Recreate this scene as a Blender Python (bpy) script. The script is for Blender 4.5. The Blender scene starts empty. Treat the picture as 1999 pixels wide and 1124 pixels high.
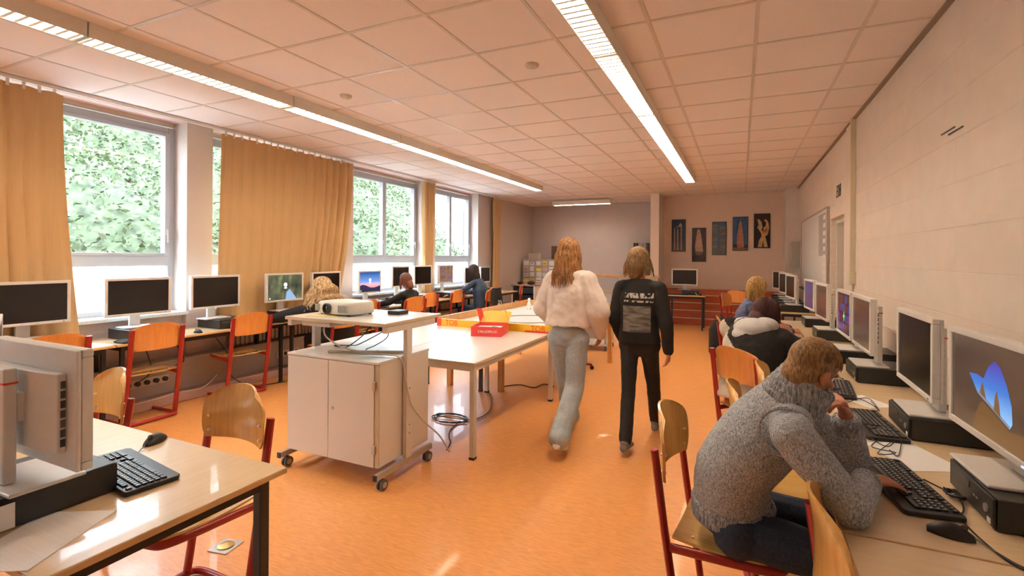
import bpy, bmesh, math, random
from mathutils import Vector, Matrix, Quaternion
import numpy as np
random.seed(7)
R = math.radians
PI = math.pi
C = bpy.context.scene.collection
scn = bpy.context.scene

# ------------------------------------------------------------------ camera
F_PX, CX, CY, YAW, ROLL, CAMH = 942.3, 1028.8, 500.7, 0.4172, 0.007, 1.57
CEIL = CAMH + 1.488
cam_d = bpy.data.cameras.new('camera')
cam = bpy.data.objects.new('camera', cam_d)
C.objects.link(cam)
cam_d.sensor_fit = 'HORIZONTAL'; cam_d.sensor_width = 36
cam_d.lens = F_PX / 1999 * 36
cam_d.shift_x = -(CX - 999.5) / 1999
cam_d.shift_y = (CY - 562) / 1999
cam_d.clip_start = 0.05; cam_d.clip_end = 300
fw = Vector((-math.sin(YAW), math.cos(YAW), 0)); rt = Vector((math.cos(YAW), math.sin(YAW), 0)); up = Vector((0, 0, 1))
rt2 = rt * math.cos(ROLL) + up * math.sin(ROLL)
up2 = up * math.cos(ROLL) - rt * math.sin(ROLL)
M = Matrix((rt2, up2, -fw)).transposed().to_4x4(); M.translation = (0, 0, CAMH)
cam.matrix_world = M
scn.camera = cam

# ------------------------------------------------------------------ world, exposure
w = bpy.data.worlds.new('overcast_sky'); scn.world = w; w.use_nodes = True
bg = w.node_tree.nodes['Background']
bg.inputs[0].default_value = (0.76, 0.87, 1.0, 1); bg.inputs[1].default_value = 10.0
scn.view_settings.view_transform = 'Standard'; scn.view_settings.look = 'None'
scn.view_settings.gamma = 1; scn.view_settings.use_curve_mapping = False
scn.view_settings.exposure = 1.1
LAMP = 33.0
LAMP_COL = (1.0, 0.85, 0.67)

# ------------------------------------------------------------------ materials
MATS = {}
def mat(name, col, rough=.5, metal=0, spec=.5, emit=None, es=0, coat=0, var=None):
    m = bpy.data.materials.new(name); m.use_nodes = True
    nt = m.node_tree; b = nt.nodes['Principled BSDF']
    b.inputs['Base Color'].default_value = (*col, 1); b.inputs['Roughness'].default_value = rough
    b.inputs['Metallic'].default_value = metal; b.inputs['Specular IOR Level'].default_value = spec
    b.inputs['Coat Weight'].default_value = coat
    if emit: b.inputs['Emission Color'].default_value = (*emit, 1); b.inputs['Emission Strength'].default_value = es
    if var is None: var = (40, .02, 0)
    if var:
        sc, amt, bump = var
        n = nt.nodes.new('ShaderNodeTexNoise'); n.inputs['Scale'].default_value = sc; n.inputs['Detail'].default_value = 3
        tc = nt.nodes.new('ShaderNodeTexCoord'); nt.links.new(tc.outputs['Object'], n.inputs['Vector'])
        cr = nt.nodes.new('ShaderNodeValToRGB')
        cr.color_ramp.elements[0].color = (*[max(0, c * (1 - amt)) for c in col], 1)
        cr.color_ramp.elements[1].color = (*[min(1, c * (1 + amt)) for c in col], 1)
        cr.color_ramp.elements[0].position = .3; cr.color_ramp.elements[1].position = .7
        nt.links.new(n.outputs['Fac'], cr.inputs['Fac']); nt.links.new(cr.outputs['Color'], b.inputs['Base Color'])
        if bump:
            bp = nt.nodes.new('ShaderNodeBump'); bp.inputs['Strength'].default_value = bump; bp.inputs['Distance'].default_value = .01
            nt.links.new(n.outputs['Fac'], bp.inputs['Height']); nt.links.new(bp.outputs['Normal'], b.inputs['Normal'])
    MATS[name] = m
    return m
def stretched(name, c0, c1, scale, rough=.4, coat=0, bump=.05, detail=4, spec=.5, dist=0, dst=.005):
    m = bpy.data.materials.new(name); m.use_nodes = True; nt = m.node_tree; b = nt.nodes['Principled BSDF']
    tc = nt.nodes.new('ShaderNodeTexCoord'); mp = nt.nodes.new('ShaderNodeMapping'); mp.inputs['Scale'].default_value = scale
    n = nt.nodes.new('ShaderNodeTexNoise'); n.inputs['Scale'].default_value = 1; n.inputs['Detail'].default_value = detail; n.inputs['Distortion'].default_value = dist
    cr = nt.nodes.new('ShaderNodeValToRGB'); cr.color_ramp.elements[0].position = .32; cr.color_ramp.elements[1].position = .68
    cr.color_ramp.elements[0].color = (*c0, 1); cr.color_ramp.elements[1].color = (*c1, 1)
    nt.links.new(tc.outputs['Object'], mp.inputs['Vector']); nt.links.new(mp.outputs['Vector'], n.inputs['Vector'])
    nt.links.new(n.outputs['Fac'], cr.inputs['Fac']); nt.links.new(cr.outputs['Color'], b.inputs['Base Color'])
    b.inputs['Roughness'].default_value = rough; b.inputs['Coat Weight'].default_value = coat; b.inputs['Specular IOR Level'].default_value = spec
    if bump:
        bp = nt.nodes.new('ShaderNodeBump'); bp.inputs['Strength'].default_value = bump; bp.inputs['Distance'].default_value = dst
        nt.links.new(n.outputs['Fac'], bp.inputs['Height']); nt.links.new(bp.outputs['Normal'], b.inputs['Normal'])
    MATS[name] = m
    return m
def S(r, g, b):   # sRGB 0-255 to linear
    f = lambda v: (v / 255 / 12.92) if v / 255 < .04045 else ((v / 255 + .055) / 1.055) ** 2.4
    return (f(r), f(g), f(b))
def brickmat(name, col, axis, bw=.5, bh=.25, mortar=.006, strength=.35, off=.5):
    m = mat(name, col, .55, var=(6, .03, 0)); nt = m.node_tree; b = nt.nodes['Principled BSDF']
    tc = nt.nodes.new('ShaderNodeTexCoord'); sp = nt.nodes.new('ShaderNodeSeparateXYZ'); cb = nt.nodes.new('ShaderNodeCombineXYZ')
    nt.links.new(tc.outputs['Object'], sp.inputs[0]); nt.links.new(sp.outputs[axis], cb.inputs[0]); nt.links.new(sp.outputs['Z'], cb.inputs[1])
    br = nt.nodes.new('ShaderNodeTexBrick'); br.inputs['Scale'].default_value = 1; br.inputs['Brick Width'].default_value = bw; br.inputs['Row Height'].default_value = bh
    br.inputs['Mortar Size'].default_value = mortar; br.inputs['Mortar Smooth'].default_value = .6; br.offset = off
    br.inputs['Color1'].default_value = br.inputs['Color2'].default_value = (1, 1, 1, 1); br.inputs['Mortar'].default_value = (0, 0, 0, 1)
    nt.links.new(cb.outputs[0], br.inputs['Vector'])
    ns = nt.nodes.new('ShaderNodeTexNoise'); ns.inputs['Scale'].default_value = 60; nt.links.new(tc.outputs['Object'], ns.inputs['Vector'])
    mx = nt.nodes.new('ShaderNodeMath'); mx.operation = 'MULTIPLY_ADD'; mx.inputs[1].default_value = .08
    nt.links.new(ns.outputs['Fac'], mx.inputs[0]); nt.links.new(br.outputs['Color'], mx.inputs[2])
    bp = nt.nodes.new('ShaderNodeBump'); bp.inputs['Strength'].default_value = strength; bp.inputs['Distance'].default_value = .006
    nt.links.new(mx.outputs[0], bp.inputs['Height']); nt.links.new(bp.outputs['Normal'], b.inputs['Normal'])
    return m

# room finishes
m_floor = stretched('orange_linoleum', (.71, .305, .088), (.86, .39, .122), (14, 90, 14), .36, .12, .015, 6, .5, .8)
m_wall = mat('cream_wall_paint', (.86, .76, .70), .6, var=(5, .02, .01))
m_wallblock = brickmat('painted_block_wall', (.88, .77, .70), 'Y', 2.3, .25, .005, .5)
m_wallbrick = brickmat('painted_brick_wall', (.76, .60, .55), 'Y', .30, .10)
m_wallback = mat('peach_wall_paint', (.86, .68, .57), .7, var=(5, .02, .01))
m_wallgrey = mat('grey_wall_paint', (.66, .58, .58), .7, var=(5, .02, .01))
m_ceil = mat('ceiling_tile', (.91, .81, .78), .9, var=(300, .05, .05))
m_bar = mat('ceiling_grid_bar', (.72, .63, .57), .3)
m_white = mat('white_paint', (.82, .79, .74), .4)
m_lampwhite = mat('lamp_white', (.85, .80, .72), .4)
m_winframe = mat('grey_window_frame', (.50, .52, .57), .4)
m_sill = mat('stone_sill', (.72, .70, .68), .35, var=(80, .15, 0))
m_clad = stretched('red_wood_cladding', S(165, 72, 38), S(192, 96, 56), (2, 30, 30), .45, bump=.03)
m_white_strip = mat('pale_strip', (.75, .62, .52), .5)
# furniture
m_desktop = stretched('maple_desktop', (.80, .60, .36), (.86, .66, .42), (3, 40, 12), .26, .2, .01)
m_edge = mat('beech_edge', (.72, .45, .20), .5)
m_black = mat('black_metal', (.022, .02, .02), .4)
m_blackplastic = mat('black_plastic', (.018, .018, .019), .38)
m_key = mat('black_key', (.03, .03, .032), .3)
m_darkgrey = mat('dark_grey', (.07, .07, .07), .5)
m_red = mat('red_chair_metal', (.36, .014, .012), .32, coat=.3)
m_back = stretched('orange_plywood', (.72, .27, .06), (.80, .33, .085), (60, 60, 4), .28, .4, .01)
m_seat = stretched('honey_plywood', (.72, .42, .12), (.82, .52, .18), (60, 4, 8), .16, .6, .01)
m_backy = stretched('honey_backrest', (.68, .36, .10), (.78, .45, .14), (60, 60, 4), .26, .4, .01)
m_screw = mat('screw_metal', (.75, .7, .62), .3, 1)
m_bezel = mat('white_monitor_plastic', (.84, .82, .80), .35)
m_vent = mat('vent_dark', (.08, .075, .07), .6)
m_plate = mat('grey_base_plate', (.78, .77, .75), .35)
m_screen = mat('black_screen', (.012, .010, .010), .25, var=False)
m_paper = mat('paper', (.95, .95, .95), .7, var=(10, .02, .02))
m_cable = mat('black_cable', (.015, .015, .015), .5, var=False)
m_cablew = mat('pale_cable', (.62, .56, .46), .5, var=False)
m_alu = mat('grey_metal', (.50, .47, .43), .35, .6)
m_tablewhite = mat('white_laminate', (.76, .73, .69), .28, coat=.15, var=(3, .01, 0))
m_cab = mat('cream_laminate', (.74, .67, .58), .35, var=(3, .01, 0))
m_cabedge = mat('tan_edge', (.62, .50, .33), .45)
m_legwood = stretched('orange_wood_leg', (.62, .30, .09), (.76, .42, .15), (30, 30, 4), .4, .1)
m_yellow = mat('yellow_paint', (.85, .50, .02), .35)
m_redpaint = mat('red_paint', (.80, .07, .03), .4)
m_redbox = mat('red_cardboard', (.78, .055, .045), .45)
m_boxlid = mat('yellow_cardboard', (.85, .48, .06), .5)
m_mat_white = mat('white_field_mat', (.84, .84, .85), .35, var=False)
m_green = mat('green_board', (.02, .22, .15), .4)
m_chrome = mat('chrome', (.7, .7, .7), .15, 1)
m_rubber = mat('grey_rubber', (.12, .12, .12), .6)
m_yellowtape = mat('yellow_tape', (.85, .6, .02), .5)
m_lens = mat('lens_glass', (.01, .01, .015), .05, coat=1, var=False)
m_projector = mat('projector_white', (.76, .73, .66), .4)
m_curtain = stretched('ochre_curtain', (.60, .385, .185), (.63, .41, .20), (60, 60, 3), .85, 0, .08, 3, .2)
m_radiator = mat('radiator_paint', (.55, .47, .42), .4)
m_trunk = mat('cable_trunk', (.42, .36, .33), .5)

# ------------------------------------------------------------------ mesh builder
class MB:
    def __init__(s): s.v = []; s.f = []; s.mi = []
    def add(s, vs, fs, M=None, mi=0):
        n = len(s.v)
        s.v += [tuple(M @ Vector(v)) if M is not None else tuple(v) for v in vs]
        s.f += [tuple(i + n for i in f) for f in fs]; s.mi += [mi] * len(fs)
    def box(s, x0, x1, y0, y1, z0, z1, M=None, mi=0):
        if x0 > x1: x0, x1 = x1, x0
        if y0 > y1: y0, y1 = y1, y0
        if z0 > z1: z0, z1 = z1, z0
        vs = [(x0, y0, z0), (x1, y0, z0), (x1, y1, z0), (x0, y1, z0), (x0, y0, z1), (x1, y0, z1), (x1, y1, z1), (x0, y1, z1)]
        s.add(vs, [(0, 3, 2, 1), (4, 5, 6, 7), (0, 1, 5, 4), (1, 2, 6, 5), (2, 3, 7, 6), (3, 0, 4, 7)], M, mi); return s
    def prism(s, pts, z0, z1, M=None, mi=0):   # polygon in xy, extruded in z
        n = len(pts)
        vs = [(p[0], p[1], z0) for p in pts] + [(p[0], p[1], z1) for p in pts]
        s.add(vs, [tuple(range(n))[::-1], tuple(range(n, 2 * n))] + [(i, (i + 1) % n, (i + 1) % n + n, i + n) for i in range(n)], M, mi); return s
    def cyl(s, p0, p1, r0, r1=None, n=12, mi=0, M=None):
        return s.tube([p0, p1], [r0, r0 if r1 is None else r1], n, mi, M=M)
    def tube(s, pts, r, n=8, mi=0, flat=1.0, closed=False, M=None):
        pts = [Vector(p) for p in pts]; k = len(pts)
        rs = r if isinstance(r, (list, tuple)) else [r] * k
        rings = []; prev = None
        for i in range(k):
            if closed: t = pts[(i + 1) % k] - pts[i - 1]
            else: t = pts[min(i + 1, k - 1)] - pts[max(i - 1, 0)]
            if t.length < 1e-9: t = Vector((0, 0, 1))
            t.normalize()
            if prev is None:
                a = Vector((0, 0, 1)) if abs(t.z) < .9 else Vector((1, 0, 0))
                u = t.cross(a).normalized()
            else: u = (prev - t * prev.dot(t)); u = u.normalized() if u.length > 1e-6 else t.orthogonal().normalized()
            prev = u; v = t.cross(u)
            rings.append([pts[i] + (u * math.cos(2 * PI * j / n) + v * math.sin(2 * PI * j / n) * flat) * rs[i] for j in range(n)])
        vs = [tuple(p) for rg in rings for p in rg]; fs = []
        for i in range(k if closed else k - 1):
            a = i * n; b = ((i + 1) % k) * n
            for j in range(n): fs.append((a + j, a + (j + 1) % n, b + (j + 1) % n, b + j))
        if not closed: fs += [tuple(range(n))[::-1], tuple((k - 1) * n + j for j in range(n))]
        s.add(vs, fs, M, mi); return s
    def bar(s, pts, w, h, mi=0, M=None):        # rectangular bar swept along a path (corner by corner)
        pts = [Vector(p) for p in pts]
        for a, b in zip(pts[:-1], pts[1:]):
            t = (b - a).normalized(); ref = Vector((0, 0, 1)) if abs(t.z) < .9 else Vector((0, 1, 0))
            u = t.cross(ref).normalized() * w / 2; v = u.cross(t).normalized() * h / 2
            vs = [a - u - v, a + u - v, a + u + v, a - u + v, b - u - v, b + u - v, b + u + v, b - u + v]
            s.add(vs, [(0, 3, 2, 1), (4, 5, 6, 7), (0, 1, 5, 4), (1, 2, 6, 5), (2, 3, 7, 6), (3, 0, 4, 7)], M, mi)
        return s
    def lathe(s, prof, n=20, M=None, mi=0):     # (r,z) profile about z
        vs = [(r * math.cos(2 * PI * j / n), r * math.sin(2 * PI * j / n), z) for r, z in prof for j in range(n)]
        k = len(prof); fs = [(i * n + j, i * n + (j + 1) % n, (i + 1) * n + (j + 1) % n, (i + 1) * n + j) for i in range(k - 1) for j in range(n)]
        fs += [tuple(range(n))[::-1], tuple((k - 1) * n + j for j in range(n))]
        s.add(vs, fs, M, mi); return s
    def ell(s, c, r, M=None, mi=0, nu=16, nv=10):
        vs = [(c[0], c[1], c[2] - r[2])]; fs = []
        for i in range(1, nv):
            a = -PI / 2 + PI * i / nv
            vs += [(c[0] + r[0] * math.cos(a) * math.cos(2 * PI * j / nu), c[1] + r[1] * math.cos(a) * math.sin(2 * PI * j / nu), c[2] + r[2] * math.sin(a)) for j in range(nu)]
        vs.append((c[0], c[1], c[2] + r[2])); L = len(vs) - 1
        fs += [(0, 1 + (j + 1) % nu, 1 + j) for j in range(nu)]
        for i in range(nv - 2):
            fs += [(1 + i * nu + j, 1 + i * nu + (j + 1) % nu, 1 + (i + 1) * nu + (j + 1) % nu, 1 + (i + 1) * nu + j) for j in range(nu)]
        fs += [(L, 1 + (nv - 2) * nu + j, 1 + (nv - 2) * nu + (j + 1) % nu) for j in range(nu)]
        s.add(vs, fs, M, mi); return s
    def loft(s, secs, n=20, M=None, mi=0):      # secs: (center, axisU, axisV) closed at both ends
        vs = []
        for c, a, b in secs:
            c, a, b = Vector(c), Vector(a), Vector(b)
            vs += [tuple(c + a * math.cos(2 * PI * j / n) + b * math.sin(2 * PI * j / n)) for j in range(n)]
        k = len(secs); fs = [(i * n + j, i * n + (j + 1) % n, (i + 1) * n + (j + 1) % n, (i + 1) * n + j) for i in range(k - 1) for j in range(n)]
        fs += [tuple(range(n))[::-1], tuple((k - 1) * n + j for j in range(n))]
        s.add(vs, fs, M, mi); return s
    def sheet(s, fn, nu, nv, mi=0, M=None):     # open grid from fn(u,v)
        vs = [tuple(fn(i / nu, j / nv)) for j in range(nv + 1) for i in range(nu + 1)]
        s.add(vs, [(j * (nu + 1) + i, j * (nu + 1) + i + 1, (j + 1) * (nu + 1) + i + 1, (j + 1) * (nu + 1) + i) for j in range(nv) for i in range(nu)], M, mi); return s
    def slab(s, fn, th, nu, nv, mi=0, M=None):  # closed curved slab: fn(u,v)-> point, th vector
        th = Vector(th); n = len(s.v)
        a = [Vector(fn(i / nu, j / nv)) for j in range(nv + 1) for i in range(nu + 1)]
        vs = a + [p + th for p in a]; K = len(a); W = nu + 1
        fs = [(j * W + i, j * W + i + 1, (j + 1) * W + i + 1, (j + 1) * W + i) for j in range(nv) for i in range(nu)]
        fs += [tuple(x + K for x in f)[::-1] for f in fs]
        for i in range(nu): fs += [(i + 1, i, i + K, i + 1 + K), (nv * W + i, nv * W + i + 1, nv * W + i + 1 + K, nv * W + i + K)]
        for j in range(nv): fs += [(j * W, (j + 1) * W, (j + 1) * W + K, j * W + K), ((j + 1) * W + nu, j * W + nu, j * W + nu + K, (j + 1) * W + nu + K)]
        s.add(vs, fs, M, mi); return s
    def build(s, name, m, parent=None, bevel=0, smooth=False, seg=2, loc=None, fix=True):
        me = bpy.data.meshes.new(name); me.from_pydata(s.v, [], s.f)
        ms = m if isinstance(m, (list, tuple)) else [m]
        for q in ms: me.materials.append(q)
        if len(ms) > 1: me.polygons.foreach_set('material_index', s.mi)
        if fix:
            b = bmesh.new(); b.from_mesh(me); bmesh.ops.recalc_face_normals(b, faces=b.faces); b.to_mesh(me); b.free()
        if smooth: me.polygons.foreach_set('use_smooth', [True] * len(me.polygons))
        me.update()
        o = bpy.data.objects.new(name, me); C.objects.link(o)
        if loc: o.location = loc
        if parent: o.parent = parent
        if bevel:
            md = o.modifiers.new('bevel', 'BEVEL'); md.width = bevel; md.segments = seg; md.limit_method = 'ANGLE'; md.angle_limit = R(40)
            me.polygons.foreach_set('use_smooth', [True] * len(me.polygons)); 
            md.harden_normals = True
        elif smooth:
            try: me.set_sharp_from_angle(angle=R(45))
            except Exception: pass
        return o
def tag(o, label=None, cat=None, group=None, kind=None):
    if label: o['label'] = label
    if cat: o['category'] = cat
    if group: o['group'] = group
    if kind: o['kind'] = kind
    return o
def empty(name, loc=(0, 0, 0), rz=0, label=None, cat=None, group=None):
    o = bpy.data.objects.new(name, None); C.objects.link(o); o.location = loc; o.rotation_euler = (0, 0, rz); o.empty_display_size = .1
    return tag(o, label, cat, group)
def copy_tree(o, parent=None):
    c = o.copy(); C.objects.link(c)
    if parent: c.parent = parent
    for ch in list(o.children): copy_tree(ch, c)
    return c
def place(o, loc, rz, label, group=None):
    o.location = loc; o.rotation_euler = (0, 0, rz); o['label'] = label
    if group: o['group'] = group
    elif 'group' in o.keys(): del o['group']
    return o
used = set()
def inst(proto, loc, rz, label, group=None):   # the first use moves the prototype itself
    if proto.name in used: o = copy_tree(proto)
    else: used.add(proto.name); o = proto
    return place(o, loc, rz, label, group)
def smoothpath(pts, n=6):
    P = [Vector(p) for p in pts]; out = []
    for i in range(len(P) - 1):
        p0 = P[max(i - 1, 0)]; p1 = P[i]; p2 = P[i + 1]; p3 = P[min(i + 2, len(P) - 1)]
        for k in range(n):
            t = k / n
            out.append(.5 * ((2 * p1) + (p2 - p0) * t + (2 * p0 - 5 * p1 + 4 * p2 - p3) * t * t + (3 * p1 - p0 - 3 * p2 + p3) * t ** 3))
    out.append(P[-1]); return out
def cable(name, pts, label, cat='cable', r=.003, m=None, group=None, parent=None):
    o = MB().tube(smoothpath(pts), r, 6).build(name, m or m_cable, parent, smooth=True)
    return o if parent else tag(o, label, cat, group)
def text_mesh(s, size, m, name, parent, loc, rot, ext=.0004, align='CENTER'):
    cu = bpy.data.curves.new(name, 'FONT'); cu.body = s; cu.size = size; cu.extrude = ext; cu.align_x = align; cu.align_y = 'CENTER'
    t = bpy.data.objects.new(name + '_tmp', cu); C.objects.link(t)
    dg = bpy.context.evaluated_depsgraph_get(); me = bpy.data.meshes.new_from_object(t.evaluated_get(dg))
    bpy.data.objects.remove(t); bpy.data.curves.remove(cu)
    me.materials.clear(); me.materials.append(m)
    o = bpy.data.objects.new(name, me); C.objects.link(o); o.location = loc; o.rotation_euler = rot
    if parent: o.parent = parent
    return o
# ------------------------------------------------------------------ THE ROOM
XR, XL, YB, YBL, Y0 = 1.10, -5.68, 12.15, 13.2, -2.5
XW = -5.92         # window plane
def struct(name, mb, m, parent=None, **k):
    o = mb.build(name, m, parent, **k)
    if not parent: o['kind'] = 'structure'
    return o
struct('floor', MB().box(-6.3, 1.4, Y0, YBL + .2, -.1, 0), m_floor)
struct('ceiling', MB().box(-5.6, 1.4, Y0, YBL + .2, CEIL, CEIL + .1).box(-6.3, -5.6, Y0, YBL + .2, CEIL - .008, CEIL + .1), m_ceil)
# ceiling grid bars: 62.5 cm tiles
gx = [-5.8693 * .625 + .625 * (k - 2) for k in range(0, 10)]
gy0 = 2.9432 * .625
mb = MB()
for x in gx:
    if x > XR: continue
    mb.box(x - .012, x + .012, Y0, YBL if x < -1.9 else YB, CEIL - .004, CEIL + .002)
for j in range(-6, 19):
    y = gy0 + j * .625
    if y > YBL: break
    mb.box(-5.58, XR if y < YB else -1.75, y - .012, y + .012, CEIL - .0035, CEIL + .002)
struct('trim_1', mb, m_bar)
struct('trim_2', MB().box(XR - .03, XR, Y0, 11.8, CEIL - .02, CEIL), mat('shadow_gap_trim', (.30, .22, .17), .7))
# right wall: near block wall, door niche, whiteboard wall
mb = MB(); D1, D2 = 6.66, 7.56
mb.box(XR, XR + .25, Y0, D1, 0, CEIL).box(XR, XR + .25, D2, YB + .2, 0, CEIL).box(XR, XR + .25, D1, D2, 2.1, CEIL)
struct('wall_right', mb, m_wallblock)
o = MB().box(XR + .16, XR + .2, D1, D2, 0, 2.1).build('door_1', mat('beige_door', (.62, .52, .42), .45)); o['kind'] = 'structure'
MB().box(XR + .06, XR + .16, D1, D1 + .06, 0, 2.1).box(XR + .06, XR + .16, D2 - .06, D2, 0, 2.1).box(XR + .06, XR + .16, D1 + .06, D2 - .06, 2.04, 2.1).build('door_frame', m_white, o)
MB().cyl((XR + .16, D1 + .14, 1.03), (XR + .11, D1 + .14, 1.03), .01).cyl((XR + .115, D1 + .14, 1.03), (XR + .115, D1 + .26, 1.03), .009).build('door_handle', m_alu, o, smooth=True)
struct('trim_3', MB().box(XR - .02, XR, 6.10, 6.45, 0, CEIL), m_wall, bevel=.004)     # slim pilaster
struct('trim_4', MB().box(.86, XR, 11.55, YB, 0, CEIL), m_wall)                       # corner pier
o = tag(MB().box(XR - .05, XR - .001, 6.03, 6.075, 1.42, CEIL).box(XR - .055, XR - .001, 6.0, 6.11, 1.30, 1.43).build('cable_duct', mat('cream_duct', (.80, .70, .52), .45), bevel=.003),
        'cream vertical cable duct with socket box at its foot on the right wall', 'cable duct')
struct('wall_back', MB().box(-1.95, XR + .25, YB, YB + .2, 0, CEIL), m_wallback)
struct('wall_back_left', MB().box(-6.2, -1.75, YBL, YBL + .2, 0, CEIL), m_wallgrey)
struct('wall_partition', MB().box(-1.93, -1.73, 11.42, YBL, 0, CEIL), m_wall, bevel=.01)
struct('wall_front', MB().box(-6.2, 1.35, Y0 - .2, Y0, 0, CEIL), m_wall)
# window wall
pil = [(-2.5, -1.3), (.95, 1.25), (3.40, 3.68), (5.66, 5.93), (7.88, 8.2), (9.95, 13.2)]
wins = [(-1.3, .95), (1.25, 3.40), (3.68, 5.66), (5.93, 7.88), (8.2, 9.95)]
mb = MB()
for a, b in pil: mb.box(XL, XW - .12, a, b, 0, CEIL)
for a, b in wins:
    mb.box(XL - .06, XW - .12, a, b, 0, .90).box(XW + .01, XW - .12, a, b, CEIL - .05, CEIL)
mb.box(XL - .015, XL - .25, Y0, YBL, CEIL - .012, CEIL)
struct('wall_left', mb, m_wallbrick)
mb = MB()
for a, b in pil: mb.box(XL + .004, XL - .2401, a - .004, b + .004, .95, CEIL - .001)
struct('trim_5', mb, mat('pillar_paint', (.72, .63, .58), .6))
mb = MB().box(XL - .24, XL + .006, 9.95, YBL, 0, CEIL - .001)
struct('wall_left_far', mb, mat('pink_grey_paint', (.62, .52, .48), .6))
mb = MB()
for a, b in wins: mb.box(XW, XL + .05, a + .002, b - .002, .90, .935)
struct('trim_6', mb, m_sill, bevel=.004)
# panes
def glassmat(name, rough):
    m = bpy.data.materials.new(name); m.use_nodes = True; nt = m.node_tree; nt.nodes.clear()
    out = nt.nodes.new('ShaderNodeOutputMaterial'); t = nt.nodes.new('ShaderNodeBsdfTransparent'); mx = nt.nodes.new('ShaderNodeMixShader')
    if rough:
        g = nt.nodes.new('ShaderNodeBsdfTranslucent'); g.inputs[0].default_value = (.80, .85, .85, 1); mx.inputs[0].default_value = .75
        t.inputs[0].default_value = (.9, .93, .93, 1)
        vo = nt.nodes.new('ShaderNodeTexVoronoi'); vo.inputs['Scale'].default_value = 45; tc = nt.nodes.new('ShaderNodeTexCoord')
        nt.links.new(tc.outputs['Object'], vo.inputs['Vector'])
        bp = nt.nodes.new('ShaderNodeBump'); bp.inputs['Strength'].default_value = .9; nt.links.new(vo.outputs['Distance'], bp.inputs['Height']); mr = nt.nodes.new('ShaderNodeMapRange'); mr.inputs[1].default_value = 0; mr.inputs[2].default_value = .7; mr.inputs[3].default_value = .95; mr.inputs[4].default_value = .35; nt.links.new(vo.outputs['Distance'], mr.inputs[0]); nt.links.new(mr.outputs[0], mx.inputs[0]); nt.links.new(bp.outputs[0], g.inputs['Normal'])
    else:
        g = nt.nodes.new('ShaderNodeBsdfGlossy'); g.inputs['Roughness'].default_value = .02; mx.inputs[0].default_value = .05
    nt.links.new(t.outputs[0], mx.inputs[1]); nt.links.new(g.outputs[0], mx.inputs[2]); nt.links.new(mx.outputs[0], out.inputs[0])
    return m
m_glass = glassmat('clear_glass', 0); m_frost = glassmat('frosted_glass', 1)
WT, TR1, TR0, WB = CEIL - .07, 1.55, 1.44, .935
for k, (a, b) in enumerate(wins):
    mb = MB(); x0, x1 = XW - .05, XW + .02
    mb.box(x0, x1, a, a + .06, WB, WT).box(x0, x1, b - .07, b, WB, WT).box(x0, x1, a + .06, b - .07, WT - .07, WT).box(x0, x1, a + .06, b - .07, WB, WB + .05)
    mb.box(x0, x1 + .01, a + .06, b - .07, TR0, TR1)
    mid = (a + b) / 2 if k != 1 else a + .62
    o = struct('window_%d' % (k + 1), mb, m_winframe, bevel=.004)
    for (p, q) in ((a + .06, mid), (mid, b - .07)):
        f = MB(); f.box(x0 + .01, x1 + .025, p, p + .045, TR1, WT - .07).box(x0 + .01, x1 + .025, q - .045, q, TR1, WT - .07)
        f.box(x0 + .01, x1 + .025, p + .045, q - .045, TR1, TR1 + .03).box(x0 + .01, x1 + .025, p + .045, q - .045, WT - .105, WT - .07)
        so = f.build('sash', m_winframe, o, bevel=.004)
        MB().box(x0 + .03, x0 + .036, p + .045, q - .045, TR1 + .03, WT - .105).build('pane', m_glass, so)
        MB().box(x1 + .025, x1 + .04, q - .035, q - .012, 1.78, 1.85).cyl((x1 + .05, q - .023, 1.84), (x1 + .05, q - .023, 1.70), .009).build('window_handle', m_alu, so, smooth=True)
    MB().box(x0 + .03, x0 + .036, a + .06, b - .07, WB + .05, TR0).build('frosted_pane', m_frost, o)
# daylight portals: they only guide the sampling of the sky through the openings
for k, (a, b) in enumerate(wins):
    l = bpy.data.lights.new('window_portal', 'AREA'); l.shape = 'RECTANGLE'; l.size = b - a; l.size_y = CEIL - .95; l.cycles.is_portal = True
    lo = bpy.data.objects.new('window_portal', l); C.objects.link(lo); lo.location = (XW - .16, (a + b) / 2, (CEIL + .93) / 2)
    lo.rotation_euler = Vector((1, 0, 0)).to_track_quat('-Z', 'Y').to_euler()
# service trunk along the window wall with sockets, low step and radiators
struct('baseboard_left', MB().box(XL - .06, XL + .13, .5, 9.9, .10, .42).box(XL - .06, XL + .15, .5, 9.9, .42, .445), m_trunk, bevel=.004)
struct('trim_7', MB().box(XL - .05, XL + .26, .5, 9.9, 0, .10), mat('pink_step', (.50, .30, .25), .5), bevel=.01)
struct('baseboard_right', MB().box(XR - .012, XR, Y0, 6.3, 0, .07), m_trunk)
for gi, (ya, n) in enumerate(((2.72, 5), (4.45, 4), (6.1, 4))):
    t = empty('socket_strip', (XL + .13, ya, .22), 0, ['cream socket strip with black plugs on the trunking under the second window desk', 'cream socket strip on the trunking behind the blonde student', 'cream socket strip on the trunking under the red-haired student desk'][gi], 'socket strip')
    MB().box(0, .014, 0, n * .085, 0, .085).build('cover', mat('socket_cream_%d' % gi, (.62, .55, .47), .4), t, bevel=.003)
    for q in range(n):
        MB().cyl((.014, .042 + q * .085, .042), (.017 if gi else .04, .042 + q * .085, .042), .024, n=14).build('socket', m_blackplastic, t, smooth=True)
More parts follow.
